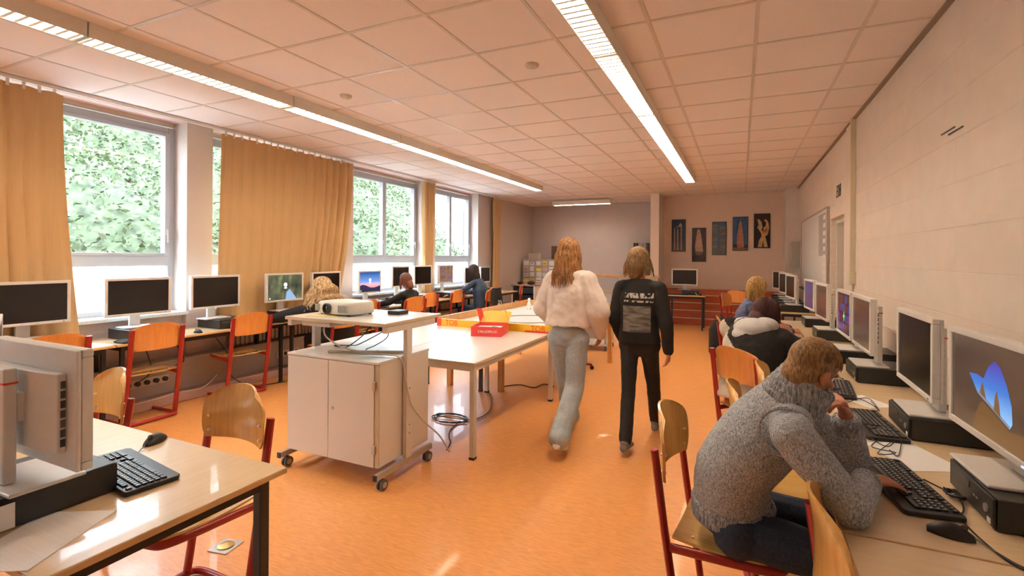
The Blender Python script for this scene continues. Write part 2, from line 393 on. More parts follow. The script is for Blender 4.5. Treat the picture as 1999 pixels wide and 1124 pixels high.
for gi, (a, b) in enumerate(((3.9, 5.4), (6.2, 7.6), (8.35, 9.7))):
    t = empty('radiator', (XL - .02, a, .46), 0, 'ribbed cream radiator under the ' + ['curtained window', 'window behind the red-haired student', 'window behind the student in the blue jacket'][gi], 'radiator')
    mb = MB()
    nr = int((b - a) / .06)
    for q in range(nr): mb.box(0, .07, q * .06, q * .06 + .042, 0, .38)
    mb.build('ribs', m_radiator, t, bevel=.008)
    MB().cyl((.035, -.01, .03), (.035, b - a, .03), .014).cyl((.035, -.01, .35), (.035, b - a, .35), .014).build('header_pipe', m_radiator, t, smooth=True)
# ------------------------------------------------------------------ lower back cladding
mb = MB().box(-1.72, .86, 11.86, YB - .001, 0, .83)
o = struct('trim_8', mb, m_clad)
mb = MB()
for z in (.155, .335, .515, .69): mb.box(-1.72, .86, 11.845, 11.862, z, z + .018)
mb.build('strip', m_white_strip, o)
# low balustrade before the left rear part
o = empty('low_partition', (-3.3, 11.36, 0), 0, 'low grey partition with two wooden rails behind the walking students', 'partition')
MB().box(0, 1.56, 0, .03, .06, 1.10).build('panel', mat('grey_board', (.42, .41, .40), .5), o)
MB().box(-.02, 1.60, -.02, .05, 1.10, 1.15).box(0, 1.56, -.02, .05, .73, .765).build('rail', m_legwood, o, bevel=.004)
MB().box(.0, .04, -.01, .04, 0, 1.10).box(.66, .70, -.01, .04, .06, 1.10).box(1.52, 1.56, -.01, .04, 0, 1.10).build('post', m_alu, o)
# ------------------------------------------------------------------ ceiling lamps
m_glow = mat('fluorescent_tube', (1, 1, 1), .5, emit=LAMP_COL, es=LAMP, var=False)
m_louver = mat('lamp_louver', (.85, .83, .78), .3, var=False)
def lamp_proto(n_bl, width):
    t = empty('ceiling_lamp'); tag(t, 'x', 'ceiling lamp'); L = 1.545; w = width / 2
    m = MB(); m.box(-w, w, 0, L, .085, .10).box(-w, -w + .006, 0, L, 0, .085).box(w - .006, w, 0, L, 0, .085).box(-w + .006, w - .006, 0, .012, 0, .085).box(-w + .006, w - .006, L - .012, L, 0, .085)
    m.build('housing', m_lampwhite, t)
    m = MB()
    for k in range(n_bl):
        y = .03 + (L - .06) * k / (n_bl - 1)
        m.add([(-w + .006, y, .03), (w - .006, y, .03), (w - .006, y + .004, .03), (-w + .006, y + .004, .03), (-w + .006, y - .008, .004), (w - .006, y - .008, .004), (w - .006, y + .012, .004), (-w + .006, y + .012, .004)],
              [(0, 1, 2, 3), (4, 7, 6, 5), (0, 4, 5, 1), (1, 5, 6, 2), (2, 6, 7, 3), (3, 7, 4, 0)])
    m.build('louver', m_louver, t)
    m = MB()
    for dx in (-.035, .035): m.cyl((dx, .03, .048), (dx, L - .03, .048), .013, n=10)
    m.build('tube', m_glow, t, smooth=True)
    return t
lp = lamp_proto(25, .17)
ordn = ['nearest', 'second', 'third', 'fourth', 'farthest']
for k in range(-2, 5):
    y = 1.69 + k * 1.555
    if k < -1: continue
    lab = 'ceiling lamp in the window side row, ' + ('its end cut off by the left frame edge' if k == -1 else ['first whole unit from the left', 'second whole unit from the left', 'middle one of five whole units', 'fourth whole unit from the left', 'last one before the rear wall'][k])
    inst(lp, (-3.92, y, CEIL - .10), 0, lab, 'lamps in the window side row')
for k in range(-1, 5):
    y = 1.72 + k * 1.535
    lab = 'glowing ceiling lamp in the right hand row, ' + ['', 'nearest, cut by the top frame edge', 'second from the top frame edge', 'third from the top frame edge', 'fourth from the top frame edge', 'last one before the photo panels'][k + 1]
    if k < 0: continue
    inst(lp, (-.865, y, CEIL - .10), 0, lab, 'lamps in the right hand row')
inst(lp, (-3.0, 11.95, CEIL - .14), R(90), 'single crosswise white ceiling lamp in front of the grey rear wall')
for i, (x, y) in enumerate(((-3.37, 3.42), (-1.49, 3.43))):
    t = empty('smoke_detector', (x, y, CEIL - .03), 0, ['small round cream smoke detector, left of the two, close to the window side lamps', 'small round cream smoke detector, right of the two, close to the bright lamps'][i], 'smoke detector', None)
    MB().lathe([(.0, .0), (.03, 0), (.05, .012), (.055, .03)], 24).build('cover', mat('detector_%d' % i, (.72, .60, .50), .5), t, smooth=True)
    MB().lathe([(0, -.012), (.018, -.01), (.02, .001)], 16).build('sensor', m_lampwhite, t, smooth=True)
# ------------------------------------------------------------------ curtains on a ceiling rail
mb = MB().box(XL + .09, XL + .12, Y0, 11.3, CEIL - .035, CEIL - .005)
tag(mb.build('curtain_rail', m_lampwhite), 'long white curtain rail fixed to the ceiling along the windows', 'curtain rail')
def curtain(y0, y1, yb0, yb1, ztop, zbot, folds, amp, label, xb=0, seed=1, pinch=None):
    random.seed(seed); ph = [random.uniform(0, 6.28) for _ in range(6)]
    nu, nv = folds * 10, 26
    def fn(u, v):
        t = v ** 1.6
        ya = y0 + (y1 - y0) * u; yb = yb0 + (yb1 - yb0) * u; y = ya * (1 - t) + yb * t
        a = amp * (.55 + .45 * math.sin(3.1 * u + ph[0]))
        if pinch and u > pinch: a *= 1.5
        sn = math.sin(u * folds * 1.25 * PI + ph[1] + .9 * math.sin(7 * u + v * 1.1) + .5 * math.sin(17 * u)); sw = 1 - 2 * (1 - abs(sn)) ** 1.4 + .2 * math.sin(u * folds * 4.7 + ph[4])
        x = XL + .105 + a * sw * (.8 + .3 * v) + .02 * math.sin(u * 9 + ph[2] + 2.2 * v) * v + xb * t
        y += .012 * math.cos(u * folds * 2 * PI + ph[3]) * v
        z = ztop + (zbot(u) if callable(zbot) else zbot) * 0 + ((zbot(u) if callable(zbot) else zbot) - ztop) * v + (.012 * abs(math.sin(u * folds * PI)) if v < .02 else 0)
        return (x, y, z)
    t = empty('curtain', (0, 0, 0), 0, label, 'curtain')
    MB().slab(fn, (.004, 0, 0), nu, nv).build('cloth', m_curtain, t, smooth=True)
    hk = MB()
    for k in range(int((y1 - y0) / .1)):
        y = y0 + .05 + k * .1; hk.box(XL + .098, XL + .112, y, y + .02, ztop - .02, CEIL - .03)
    hk.build('hooks', m_lampwhite, t)['kind'] = 'stuff'
    return t
curtain(.95, 2.27, .9, 2.38, CEIL - .075, .80, 8, .05, 'ochre curtain hanging at the left frame edge beside the first window', .06, 3)
curtain(3.71, 5.77, 3.64, 5.50, CEIL - .075, lambda u: .80 + .5 * max(0, (u - .8)) * 1.2, 12, .045, 'wide ochre curtain drawn closed across the second window', .0, 5, .84)
curtain(7.62, 8.02, 7.64, 7.98, CEIL - .075, .86, 5, .045, 'narrow gathered ochre curtain between the two uncovered rear windows', .0, 8)
curtain(10.5, 10.9, 10.5, 10.85, CEIL - .09, .25, 4, .05, 'narrow pale curtain hanging in the far corner beyond the last window', .0, 9)
# ------------------------------------------------------------------ outdoors: bank with hedge, house
random.seed(11)
m_leaf = []
for i, c in enumerate(((.075, .115, .045), (.105, .145, .065), (.135, .145, .095), (.050, .085, .028))):
    m = mat('hedge_leaf_%d' % i, c, .6, var=(3, .3, 0)); m.node_tree.nodes['Principled BSDF'].inputs['Subsurface Weight'].default_value = 0; m_leaf.append(m)
def hillz(x, y):
    t = max(0, (-7.6 - x)); k = max(0, min(1, (19 - y) / 5)); return min(5.4, .35 + t * .95) * k + .25 * math.sin(y * .9 + x) + .2 * math.sin(y * 2.3 - x * 1.7)
mb = MB().sheet(lambda u, v: (-7.2 - 12 * u, -8 + 36 * v, hillz(-7.2 - 12 * u, -8 + 36 * v)), 40, 90)
tag(mb.build('grassy_bank', mat('bank_earth', (.07, .095, .05), .9, var=(7, .55, .8)), smooth=True), 'steep green bank rising outside the windows', 'bank', None, 'stuff')
mb = MB()
for k in range(42000):
    x = -7.5 - 6.0 * random.random() ** .9; y = random.uniform(-1, 21); z = hillz(x, y) + random.uniform(0, .55)
    s = random.uniform(.03, .075); q = Quaternion(Vector((random.gauss(0, 1), random.gauss(0, 1), random.gauss(0, 1))).normalized(), random.uniform(0, 3)); a = q @ Vector((s, 0, 0)); b = q @ Vector((0, s * .5, 0)); c = Vector((x, y, z))
    mb.add([c - a, c - b, c + a, c + b], [(0, 1, 2, 3)], None, random.choice((0, 0, 1, 1, 2, 3)))
tag(mb.build('hedge', m_leaf, fix=False), 'dense leafy green hedge growing on the bank outside the windows', 'hedge', None, 'stuff')
tag(MB().box(-7.18, -6.2, -8, 28, -.12, -.02).build('outdoor_path', mat('path_gravel', (.25, .26, .28), .9, var=(30, .2, .1))), 'pale path outside below the windows', 'path')
hs = empty('house', (-11, 21.5, 0), 0, 'white house wall with a slate gable seen through the last window', 'house')
MB().box(-2.1, 3, 0, 5, 0, 3.8).build('facade', mat('white_render', (.5, .5, .5), .8), hs)
MB().box(-2.2, 3.1, -.05, 5.2, 3.8, 6.2).build('slate_gable', mat('slate', (.16, .17, .20), .7, var=(12, .3, .1)), hs)
MB().box(-2.18, -2.11, -.03, .12, 0, 5.2).build('downpipe', m_darkgrey, hs)
# ------------------------------------------------------------------ FURNITURE PROTOTYPES
def make_chair(name, mb_back, mb_seat, ut=.80, bz=.66, bh=.25, ex=3.0, W=.215):
    t = empty(name); tag(t, 'x', 'chair')
    # uprights: lean back from the runner to the backrest
    for sx in (-1, 1):
        m = MB().tube([(sx * W, -.15, .035), (sx * W, -.222, .50), (sx * W, -.262 - .1 * (ut - .8), ut)], .0155, 10, flat=1.45)
        m.build('upright', m_red, t, smooth=True)
    # floor frame: closed bar behind, open towards the front
    pth = smoothpath([(-W, .22, .022), (-W, -.02, .022), (-W, -.15, .022), (-.17, -.19, .022), (0, -.195, .022), (.17, -.19, .022), (W, -.15, .022), (W, -.02, .022), (W, .22, .022)], 5)
    MB().tube(pth, .0165, 10).build('floor_runner', m_red, t, smooth=True)
    for sx in (-1, 1): MB().cyl((sx * W, .205, .023), (sx * W, .25, .023), .022, n=12).build('foot_cap', m_blackplastic, t, smooth=True)
    pth = smoothpath([(-W, -.21, .425), (-W, .0, .435), (-.200, .16, .44), (-.15, .205, .44), (0, .212, .44), (.15, .205, .44), (.200, .16, .44), (W, .0, .435), (W, -.21, .425)], 5)
    MB().tube(pth, .014, 10, flat=1.3).build('seat_frame', m_red, t, smooth=True)
    def seat(u, v):                      # plywood seat with rounded front, slightly dished
        y = -.19 + .42 * v; wmax = W - .002 if v < .7 else (W - .002) * math.sqrt(max(0, 1 - ((v - .7) / .36) ** 2.6))
        x = (u * 2 - 1) * wmax; q = (u * 2 - 1)
        return (x, y, .455 + .006 * q * q - .012 * math.sin(PI * min(1, v * 1.2)) + (-.022 * ((v - .8) / .2) ** 2 if v > .8 else 0))
    MB().slab(seat, (0, 0, .011), 16, 16).build('seat', mb_seat, t, smooth=True)
    def back(u, v):
        q = u * 2 - 1; h = bh
        wd = (W + .002) * (1 - max(0, (v - .55) / .62) ** ex) * (1 - .10 * max(0, (.25 - v) / .25) ** 2)
        top = .025 * abs(q) ** 3
        z = bz + h * v + (0.012 * (1 - q * q) if v > .5 else 0) - top * v
        y = -.262 - .05 * (1 - q * q) + .022 - (.02 * (v - .5)) + .012 * (1 - 4 * (v - .5) ** 2)
        return (q * wd, y, z)
    MB().slab(back, (0, .0105, 0), 18, 12).build('backrest', mb_back, t, smooth=True)
    m = MB()
    for sx in (-1, 1):
        for z in (.70, .77): m.cyl((sx * .18, -.245, z), (sx * .18, -.222, z), .006, n=8)
        for y in (-.12, .1): m.cyl((sx * .17, y, .455), (sx * .17, y, .4695), .006, n=8)
    m.build('screws', m_screw, t)
    return t
chair0 = make_chair('school_chair', m_back, m_seat, .885, .685, .235, 6.0)
chair1 = make_chair('school_chair', m_backy, m_seat, .80, .665, .255, 3.0)


def make_desk(L, W, H=.75, top=m_desktop, frame=m_black, edge=m_edge, legr=.0175, name='desk', inset=.05, feet=True):
    t = empty(name); tag(t, 'x', 'desk')
    MB().box(0, W, 0, L, H - .022, H).build('tabletop', top, t, bevel=.003)
    MB().box(-.002, W + .002, -.002, L + .002, H - .021, H - .004).build('edge_band', edge, t)
    a = inset
    MB().box(a, W - a, a, a + .025, H - .07, H - .022).box(a, W - a, L - a - .025, L - a, H - .07, H - .022).box(a, a + .025, a + .025, L - a - .025, H - .07, H - .022).box(W - a - .025, W - a, a + .025, L - a - .025, H - .07, H - .022).build('frame', frame, t)
    for x in (a + .015, W - a - .015):
        for y in (a + .015, L - a - .015):
            lg = MB().box(x - legr, x + legr, y - legr, y + legr, .012, H - .0225).build('leg', frame, t, bevel=.004)
            if feet: MB().box(x - legr - .001, x + legr + .001, y - legr - .001, y + legr + .001, 0, .02).build('foot_cap', m_blackplastic, lg)
    return t
# screens: layered flat shapes in one mesh
def emis(name, col, s=1.0):
    m = bpy.data.materials.new(name); m.use_nodes = True; b = m.node_tree.nodes['Principled BSDF']
    b.inputs['Base Color'].default_value = (.01, .01, .01, 1); b.inputs['Roughness'].default_value = .2
    b.inputs['Emission Color'].default_value = (*col, 1); b.inputs['Emission Strength'].default_value = s; return m
def grad(name, stops, axis='Z', lo=0, hi=1, s=1.0, noise=None):
    m = emis(name, (0, 0, 0), s); nt = m.node_tree; b = nt.nodes['Principled BSDF']
    tc = nt.nodes.new('ShaderNodeTexCoord'); cr = nt.nodes.new('ShaderNodeValToRGB')
    if noise:
        mp = nt.nodes.new('ShaderNodeMapping'); mp.inputs['Scale'].default_value = noise; n = nt.nodes.new('ShaderNodeTexNoise'); n.inputs['Scale'].default_value = 1; n.inputs['Detail'].default_value = 4
        nt.links.new(tc.outputs['Object'], mp.inputs[0]); nt.links.new(mp.outputs[0], n.inputs['Vector']); nt.links.new(n.outputs['Fac'], cr.inputs[0])
    else:
        sp = nt.nodes.new('ShaderNodeSeparateXYZ'); nt.links.new(tc.outputs['Object'], sp.inputs[0]); mr = nt.nodes.new('ShaderNodeMapRange'); mr.inputs[1].default_value = lo; mr.inputs[2].default_value = hi
        nt.links.new(sp.outputs[axis], mr.inputs[0]); nt.links.new(mr.outputs[0], cr.inputs[0])
    while len(cr.color_ramp.elements) < len(stops): cr.color_ramp.elements.new(.5)
    for e, (p, c) in zip(cr.color_ramp.elements, stops): e.position = p; e.color = (*c, 1)
    nt.links.new(cr.outputs[0], b.inputs['Emission Color']); return m
def disc(cx, cz, r, y, n=16, sx=1): return [(cx + r * sx * math.cos(2 * PI * k / n), y, cz + r * math.sin(2 * PI * k / n)) for k in range(n)]
def poly(mb, pts, mi): mb.add(pts, [tuple(range(len(pts)))], None, mi)
# monitor local frame: screen looks to -Y, centre at x=0, z0 = bottom of the bezel
SCR = {}
def screen_mesh(kind, w, h, z0, y):
    mb = MB(); A = (-w / 2, w / 2); q = lambda x, z, o=.0004: (x * w, y - o, z0 + h * z)
    mb.add([(A[0], y, z0), (A[1], y, z0), (A[1], y, z0 + h), (A[0], y, z0 + h)], [(0, 1, 2, 3)], None, 0)
    if kind == 'off': return mb, [m_screen]
    if kind in ('sunset', 'nature'):
        poly(mb, [(a, y - .0006, b) for a, _, b in disc(0, z0 + h * .60, h * .085, 0)], 1)
        poly(mb, [(a, y - .0006, b) for a, _, b in disc(0, z0 + h * .47, h * .03, 0, sx=2.6)], 1)
        poly(mb, [q(-.46, .05, .0006), q(-.43, .05, .0006), q(-.43, .10, .0006), q(-.46, .10, .0006)], 1)
        if kind == 'sunset':
            sk = [S(30, 28, 52), (0, 0, 0)]
            poly(mb, [q(-.5, 0), q(.5, 0), q(.5, .30), q(.36, .24), q(.2, .20), q(0, .22), q(-.2, .34), q(-.36, .38), q(-.5, .33)], 2)
            return mb, [grad('lock_screen_sky', [(0, S(60, 50, 90)), (.3, S(225, 150, 150)), (.5, S(90, 130, 190)), (1, S(18, 58, 120))], 'Z', z0 + .05 * h, z0 + h, .9), emis('avatar', (.75, .85, .95), .9), emis('dark_shore', S(34, 32, 56), .9)]
        poly(mb, [q(.0, 0), q(.34, 0), q(.2, .28), q(.12, .42), q(.03, .3)], 2)
        return mb, [grad('lock_screen_forest', [(.3, S(32, 34, 30)), (.5, S(72, 76, 58)), (.7, S(120, 125, 80))], noise=(9, 9, 5), s=.8), emis('avatar', (.8, .88, .95), .9), emis('pale_brook', S(120, 150, 185), .8)]
    if kind == 'cave':
        pts = [(-.24, .60), (-.13, .62), (-.04, .60), (.02, .74), (.10, .83), (.17, .78), (.25, .62), (.30, .45), (.31, .28), (.28, .22), (.12, .30), (-.04, .38), (-.12, .42), (-.17, .50)]
        poly(mb, [q(a, b) for a, b in pts], 1)
        poly(mb, [q(a, b, .0008) for a, b in ((-.12, .42), (-.04, .38), (.12, .30), (.28, .22), (.285, .25), (.12, .335), (-.02, .415), (-.13, .45))], 2)
        for cx, hh in ((-.05, .19), (.13, .22)): poly(mb, [q(a, b, .001) for a, b in ((cx - .035, .40 - cx * .6), (cx + .05, .36 - cx * .6), (cx + .03, .36 + hh * .5 - cx * .3), (cx + .005, .36 + hh - cx * .3), (cx - .02, .38 + hh * .6 - cx * .3))], 3)
        poly(mb, [q(a, b) for a, b in ((-.20, 0), (.5, 0), (.5, .25), (.28, .20), (.12, .28), (-.05, .36), (-.1, .3))], 4)
        return mb, [grad('cave_rock', [(0, S(46, 38, 36)), (.6, S(78, 60, 48)), (1, S(60, 42, 30))], noise=(4, 4, 7), s=.6), grad('cave_sky', [(0, S(140, 190, 235)), (.5, S(60, 120, 205)), (1, S(62, 60, 170))], 'Z', z0 + .25 * h, z0 + .8 * h, .55),
                    emis('far_surf', S(120, 130, 150), .55), emis('sea_stacks', S(120, 90, 60), .5), emis('cave_sand', S(122, 88, 52), .4)]
    if kind == 'tiles':
        random.seed(5)
        for i in range(5):
            for j in range(4):
                x0 = -.47 + i * .19; z0_ = .05 + j * .235; c = random.choice((1, 2, 3, 4))
                poly(mb, [q(x0, z0_), q(x0 + .16, z0_), q(x0 + .16, z0_ + .2), q(x0, z0_ + .2)], c)
        poly(mb, [(a, y - .001, b) for a, _, b in disc(w * .02, z0 + h * .42, h * .13, 0, sx=.62)], 5)
        poly(mb, [q(-.03, .40, .0015), q(.07, .40, .0015), q(.07, .45, .0015), q(-.03, .45, .0015)], 6)
        return mb, [emis('tile_dark', S(26, 20, 36), .6), emis('tile_red', S(90, 40, 36), .6), emis('tile_blue', S(52, 60, 110), .6), emis('tile_violet', S(96, 48, 108), .6), emis('tile_brown', S(64, 40, 34), .6), emis('tile_green', S(70, 170, 60), .6), emis('tile_label', S(190, 220, 235), .6)]
    if kind == 'brown': return mb, [grad('screen_brown', [(.3, S(52, 38, 32)), (.5, S(74, 54, 42)), (.7, S(50, 34, 28))], noise=(2, 2, 9), s=.7)]
    if kind == 'violet': return mb, [grad('screen_violet', [(.3, S(40, 34, 64)), (.5, S(66, 60, 100)), (.7, S(52, 40, 66))], noise=(8, 8, 6), s=.5)]
    if kind == 'garden': return mb, [grad('screen_garden', [(.3, S(50, 48, 34)), (.5, S(120, 90, 70)), (.7, S(84, 60, 110))], noise=(9, 9, 9), s=.8)]
def make_monitor(kind='off', w=.555, h=.365, z0=.165, style='wide'):
    t = empty('monitor'); tag(t, 'x', 'monitor')
    b = .024; H2 = z0 + h
    m = MB(); m.box(-w / 2, w / 2, 0, .03, z0, z0 + b).box(-w / 2, w / 2, 0, .03, H2 - b, H2).box(-w / 2, -w / 2 + b, 0, .03, z0 + b, H2 - b).box(w / 2 - b, w / 2, 0, .03, z0 + b, H2 - b)
    m.box(-w / 2, w / 2, .03, .042, z0, H2)
    hs = m.build('housing', m_bezel, t, bevel=.004)
    sm, ms = screen_mesh(kind, w - 2 * b + .002, h - 2 * b + .002, z0 + b - .001, .006)
    sm.build('screen', ms, t, fix=False)
    m = MB(); cw, chh = w * .40, h * .34; cz = z0 + h * .5
    m.loft([((0, .042, cz), (cw * 1.08, 0, 0), (0, 0, chh * 1.12)), ((0, .055, cz), (cw, 0, 0), (0, 0, chh)), ((0, .062, cz), (cw * .9, 0, 0), (0, 0, chh * .9))], 4) if False else m.prism([(-cw, .042), (cw, .042), (cw * .95, .060), (cw * .5, .072), (-cw * .5, .072), (-cw * .95, .060)], z0 + h * .14, z0 + h * .80)
    m.build('rear_cover', m_bezel, t, bevel=.005)
    m = MB()
    for sx in (-1, 1):
        for k in range(7): m.box(sx * cw * 1.001 - .002, sx * cw * 1.001 + .002, .046, .057, z0 + h * (.20 + k * .08), z0 + h * (.20 + k * .08) + .022)
    m.build('vents', m_vent, hs)
    MB().box(-.045, .045, .07, .088, cz - .05, cz + .04).build('tilt_bracket', m_bezel, t, bevel=.004)
    MB().box(-.045, .045, .088, .12, .012, cz + .12).build('stand_column', m_bezel, t, bevel=.006)
    MB().box(-.046, .046, .0875, .1205, cz + .07, cz + .076).build('red_mark', m_redpaint, t)
    MB().box(-.14, .14, -.045, .14, 0, .012).build('base_plate', m_plate, t, bevel=.005)
    MB().box(w * .40, w * .40 + .012, -.0015, 0, z0 + .008, z0 + .013).build('power_light', emis('power_blue', (.15, .25, 1), 2) if kind == 'cave' else m_darkgrey, t)
    return t
def make_pc():
    t = empty('desktop_computer'); tag(t, 'x', 'computer')    # front to -Y
    MB().box(-.17, .17, -.19, .19, 0.004, .10).build('case', m_blackplastic, t, bevel=.004)
    m = MB().box(-.165, .165, -.199, -.19, .008, .096).build('front_panel', m_black, t, bevel=.003)
    MB().box(-.15, .0, -.2005, -.199, .062, .082).build('drive_slot', m_darkgrey, m)
    MB().cyl((.12, -.199, .052), (.12, -.203, .052), .013, n=16).build('power_button', m_alu, m, smooth=True)
    MB().box(.128, .150, -.2004, -.199, .014, .030).build('sticker', m_paper, m)
    MB().box(.03, .042, -.2004, -.199, .05, .056).box(.05, .062, -.2004, -.199, .05, .056).build('usb_port', m_alu, m)
    return t
def make_keyboard():
    t = empty('keyboard'); tag(t, 'x', 'keyboard')       # long axis x, front to -Y
    MB().prism([(-.23, -.08), (-.215, -.09), (.215, -.09), (.23, -.08), (.23, .075), (.215, .08), (-.215, .08), (-.23, .075)], .002, .018).build('body', m_blackplastic, t, bevel=.004)
    m = MB(); random.seed(2)
    rows = [(.060, [(-.215, 1), (-.178, 4), (-.095, 4), (-.012, 4), (.068, 3), (.132, 4)]), (.034, [(-.215, 15), (.068, 3), (.132, 4)]), (.015, [(-.215, 15), (.068, 3), (.132, 4)]), (-.004, [(-.215, 15), (.132, 4)]), (-.023, [(-.215, 15), (.087, 1), (.132, 4)])]
    for y, gr in rows:
        for x, n in gr:
            for k in range(n): m.box(x + k * .0185, x + k * .0185 + .0155, y - .008, y + .008, .018, .0235)
    x = -.215
    for wd in (1.3, 1.2, 1.2, 5.6, 1.2, 1.2, 1.3): m.box(x, x + wd * .0185 * 1.12 - .003, -.050, -.034, .018, .0235); x += wd * .0185 * 1.12
    m.box(.068, .120, -.050, -.034, .018, .0235).box(.132, .203, -.050, -.034, .018, .0235)
    o = m.build('keys', m_key, t, bevel=.0015, seg=1); o['kind'] = 'stuff'
    lg = MB()
    for y, gr in rows:
        for x, n in gr:
            for k in range(n): lg.box(x + k * .0185 + .004, x + k * .0185 + .0075, y - .0005, y + .0045, .0235, .0238)
    lg.build('key_legends', m_plate, t)['kind'] = 'stuff'
    return t
def make_mouse():
    t = empty('computer_mouse'); tag(t, 'x', 'mouse')
    m = MB(); secs = []
    for k in range(11):
        u = k / 10; y = -.055 + .11 * u; r = math.sin(PI * (.06 + .88 * u)) ** .5
        secs.append(((0, y, .003 + .0005), (.030 * r, 0, 0), (0, 0, (.014 + .022 * math.sin(PI * (.15 + .75 * u))) * r)))
    m.loft(secs, 18); m.v = [(x, y, max(z, .001)) for x, y, z in m.v]
    m.build('shell', m_blackplastic, t, smooth=True)
    MB().cyl((-.004, .03, .033), (.004, .03, .033), .009, n=14).build('scroll_wheel', m_rubber, t, smooth=True)
    return t
kb0 = make_keyboard(); ms0 = make_mouse(); pc0 = make_pc()
mon = {}
def monitor(kind, loc, rz, label, group=None, key=None, **k):
    kk = key or kind
    if kk not in mon: mon[kk] = make_monitor(kind, **k)
    return inst(mon[kk], loc, rz, label, group)
HP = PI / 2
# ------------------------------------------------------------------ RIGHT WALL COMPUTER ROW (faces the wall, people face +X)
DX = .285
d16 = make_desk(1.595, .74)
rd = [(.115, 'maple desk with black frame nearest the camera by the right wall, empty in view'), (1.72, 'maple desk with black frame where the student in the grey pullover works'),
      (3.325, 'maple desk with black frame by the right wall, next one beyond the grey pullover student'), (4.93, 'maple desk with black frame by the right wall, beside the student in the padded jacket')]
for y, l in rd: inst(d16, (DX, y, 0), 0, l)
d08 = make_desk(.70, .74)
inst(d08, (DX, 6.535, 0), 0, 'short maple desk ending the front part of the right hand computer row')
dfar = make_desk(1.55, .55)
inst(dfar, (.53, 8.30, 0), 0, 'maple desk whose front end shows behind the hooded student, beyond the door')
inst(dfar, (.53, 9.87, 0), 0, 'farthest maple desk of the right hand row, beside the corner pier')
TZ = .75
def station(y, kind, lab, pl_='', mx=.735, rot=0, z0=.10, dy=0, off=0):
    inst(pc0, (mx + .165, y + dy, TZ), -HP, 'black desktop computer flat under the ' + (pl_ or lab), 'computers along the right wall')
    monitor(kind, (mx + .02, y + off, TZ + .10), -HP + rot, lab[0] + lab[1:], 'monitors along the right wall', z0=z0, key=kind + 'R')
station(2.07, 'cave', 'monitor showing a blue sea cave picture, nearest at the right frame edge', 'sea cave monitor at the right frame edge', rot=R(2), off=.05)
station(2.87, 'off', 'dark white framed monitor second from the right frame edge', 'dark monitor second from the right frame edge', rot=R(-1))
station(3.98, 'brown', 'brown glowing monitor right of the tile screen, above the grey pullover student’s head', 'brown monitor right of the tile screen')
station(4.60, 'tiles', 'monitor showing coloured tiles with a green oval')
station(5.78, 'brown', 'dim brown monitor left of the tile screen, fifth from the camera', 'dim monitor left of the tile screen', rot=R(3))
station(6.78, 'violet', 'violet glowing monitor standing last on the front desk row before the door', 'violet monitor before the door', rot=R(4))
for i, (y, kind) in enumerate(((8.55, 'off'), (9.1, 'brown'), (9.65, 'off'), (10.2, 'violet'), (10.9, 'off'))):
    ll = ['nearest', 'second', 'middle', 'fourth', 'last'][i]
    inst(pc0, (.76, y, TZ), -HP, 'black desktop computer on the far right desks, %s of five' % ll, 'computers on the far right desks')
    monitor(kind, (.70, y, TZ + .10), -HP + R([8, 0, 14, 4, 22][i]), 'monitor seen edge on at the far right desks, %s of five' % ll, 'monitors on the far right desks', z0=.10, key=kind + 'R')
kbs = [((.54, 2.14, TZ), R(-82), 'black keyboard under the right hand of the grey pullover student'), ((.60, 2.86, TZ), R(-86), 'black keyboard lying beyond the propped elbow of the grey pullover student'),
       ((.56, 3.55, TZ), R(-95), 'black keyboard in front of the computer behind the boy’s head'), ((.54, 4.46, TZ), R(-88), 'black keyboard before the padded jacket student')]
for a, b, c in kbs: inst(kb0, a, b, c)
inst(ms0, (.575, 1.825, TZ), R(-102), 'black computer mouse beside the keyboard of the grey pullover student')
inst(ms0, (.56, 3.92, TZ), R(-90), 'black computer mouse by the padded jacket student, beyond the boy’s head')
def paper(pts, label, z=TZ, name='paper_sheet', m=m_paper):
    o = MB().prism(pts, z + .0005, z + .0018).build(name, m); return tag(o, label, 'paper')
def rect(cx, cy, w_, h_, a):
    c, s = math.cos(a), math.sin(a); return [(cx + x * c - y * s, cy + x * s + y * c) for x, y in ((-w_ / 2, -h_ / 2), (w_ / 2, -h_ / 2), (w_ / 2, h_ / 2), (-w_ / 2, h_ / 2))]
paper(rect(.655, 2.49, .21, .297, R(22)), 'white paper sheet between the two nearest computers on the right')
paper(rect(.66, 3.33, .16, .24, R(30)), 'white paper corner showing before the second computer on the right')
paper(rect(.50, 4.80, .21, .29, R(70)), 'white paper lying near the hooded student’s elbow')
cable('mouse_cable', [(.625, 1.81, TZ + .012), (.66, 1.76, TZ + .004), (.70, 1.70, TZ + .004), (.78, 1.62, TZ + .02), (.90, 1.60, TZ + .02), (1.0, 1.7, TZ + .01)], 'thin grey mouse cable curling along the right frame edge', r=.0022, m=m_rubber)
cable('keyboard_cable', [(.62, 2.22, TZ + .01), (.665, 2.16, TZ + .006), (.68, 2.10, TZ + .02), (.67, 2.02, TZ + .008), (.64, 1.94, TZ + .004), (.65, 1.80, TZ + .004), (.68, 1.70, TZ + .004), (.76, 1.66, TZ + .004)], 'black keyboard cable looping past the nearest computer', r=.0026)
mbk = []
for k in range(26):
    a = k * 1.3; mbk.append((.672 + .018 * math.cos(a) + .004 * math.sin(k), 2.10 + .03 * math.sin(a * .9), TZ + .010 + .010 * (1 + math.sin(a * 1.7)) * .8))
cable('cable_bundle', mbk, 'tangle of bundled black cable in front of the nearest computer', r=.003)
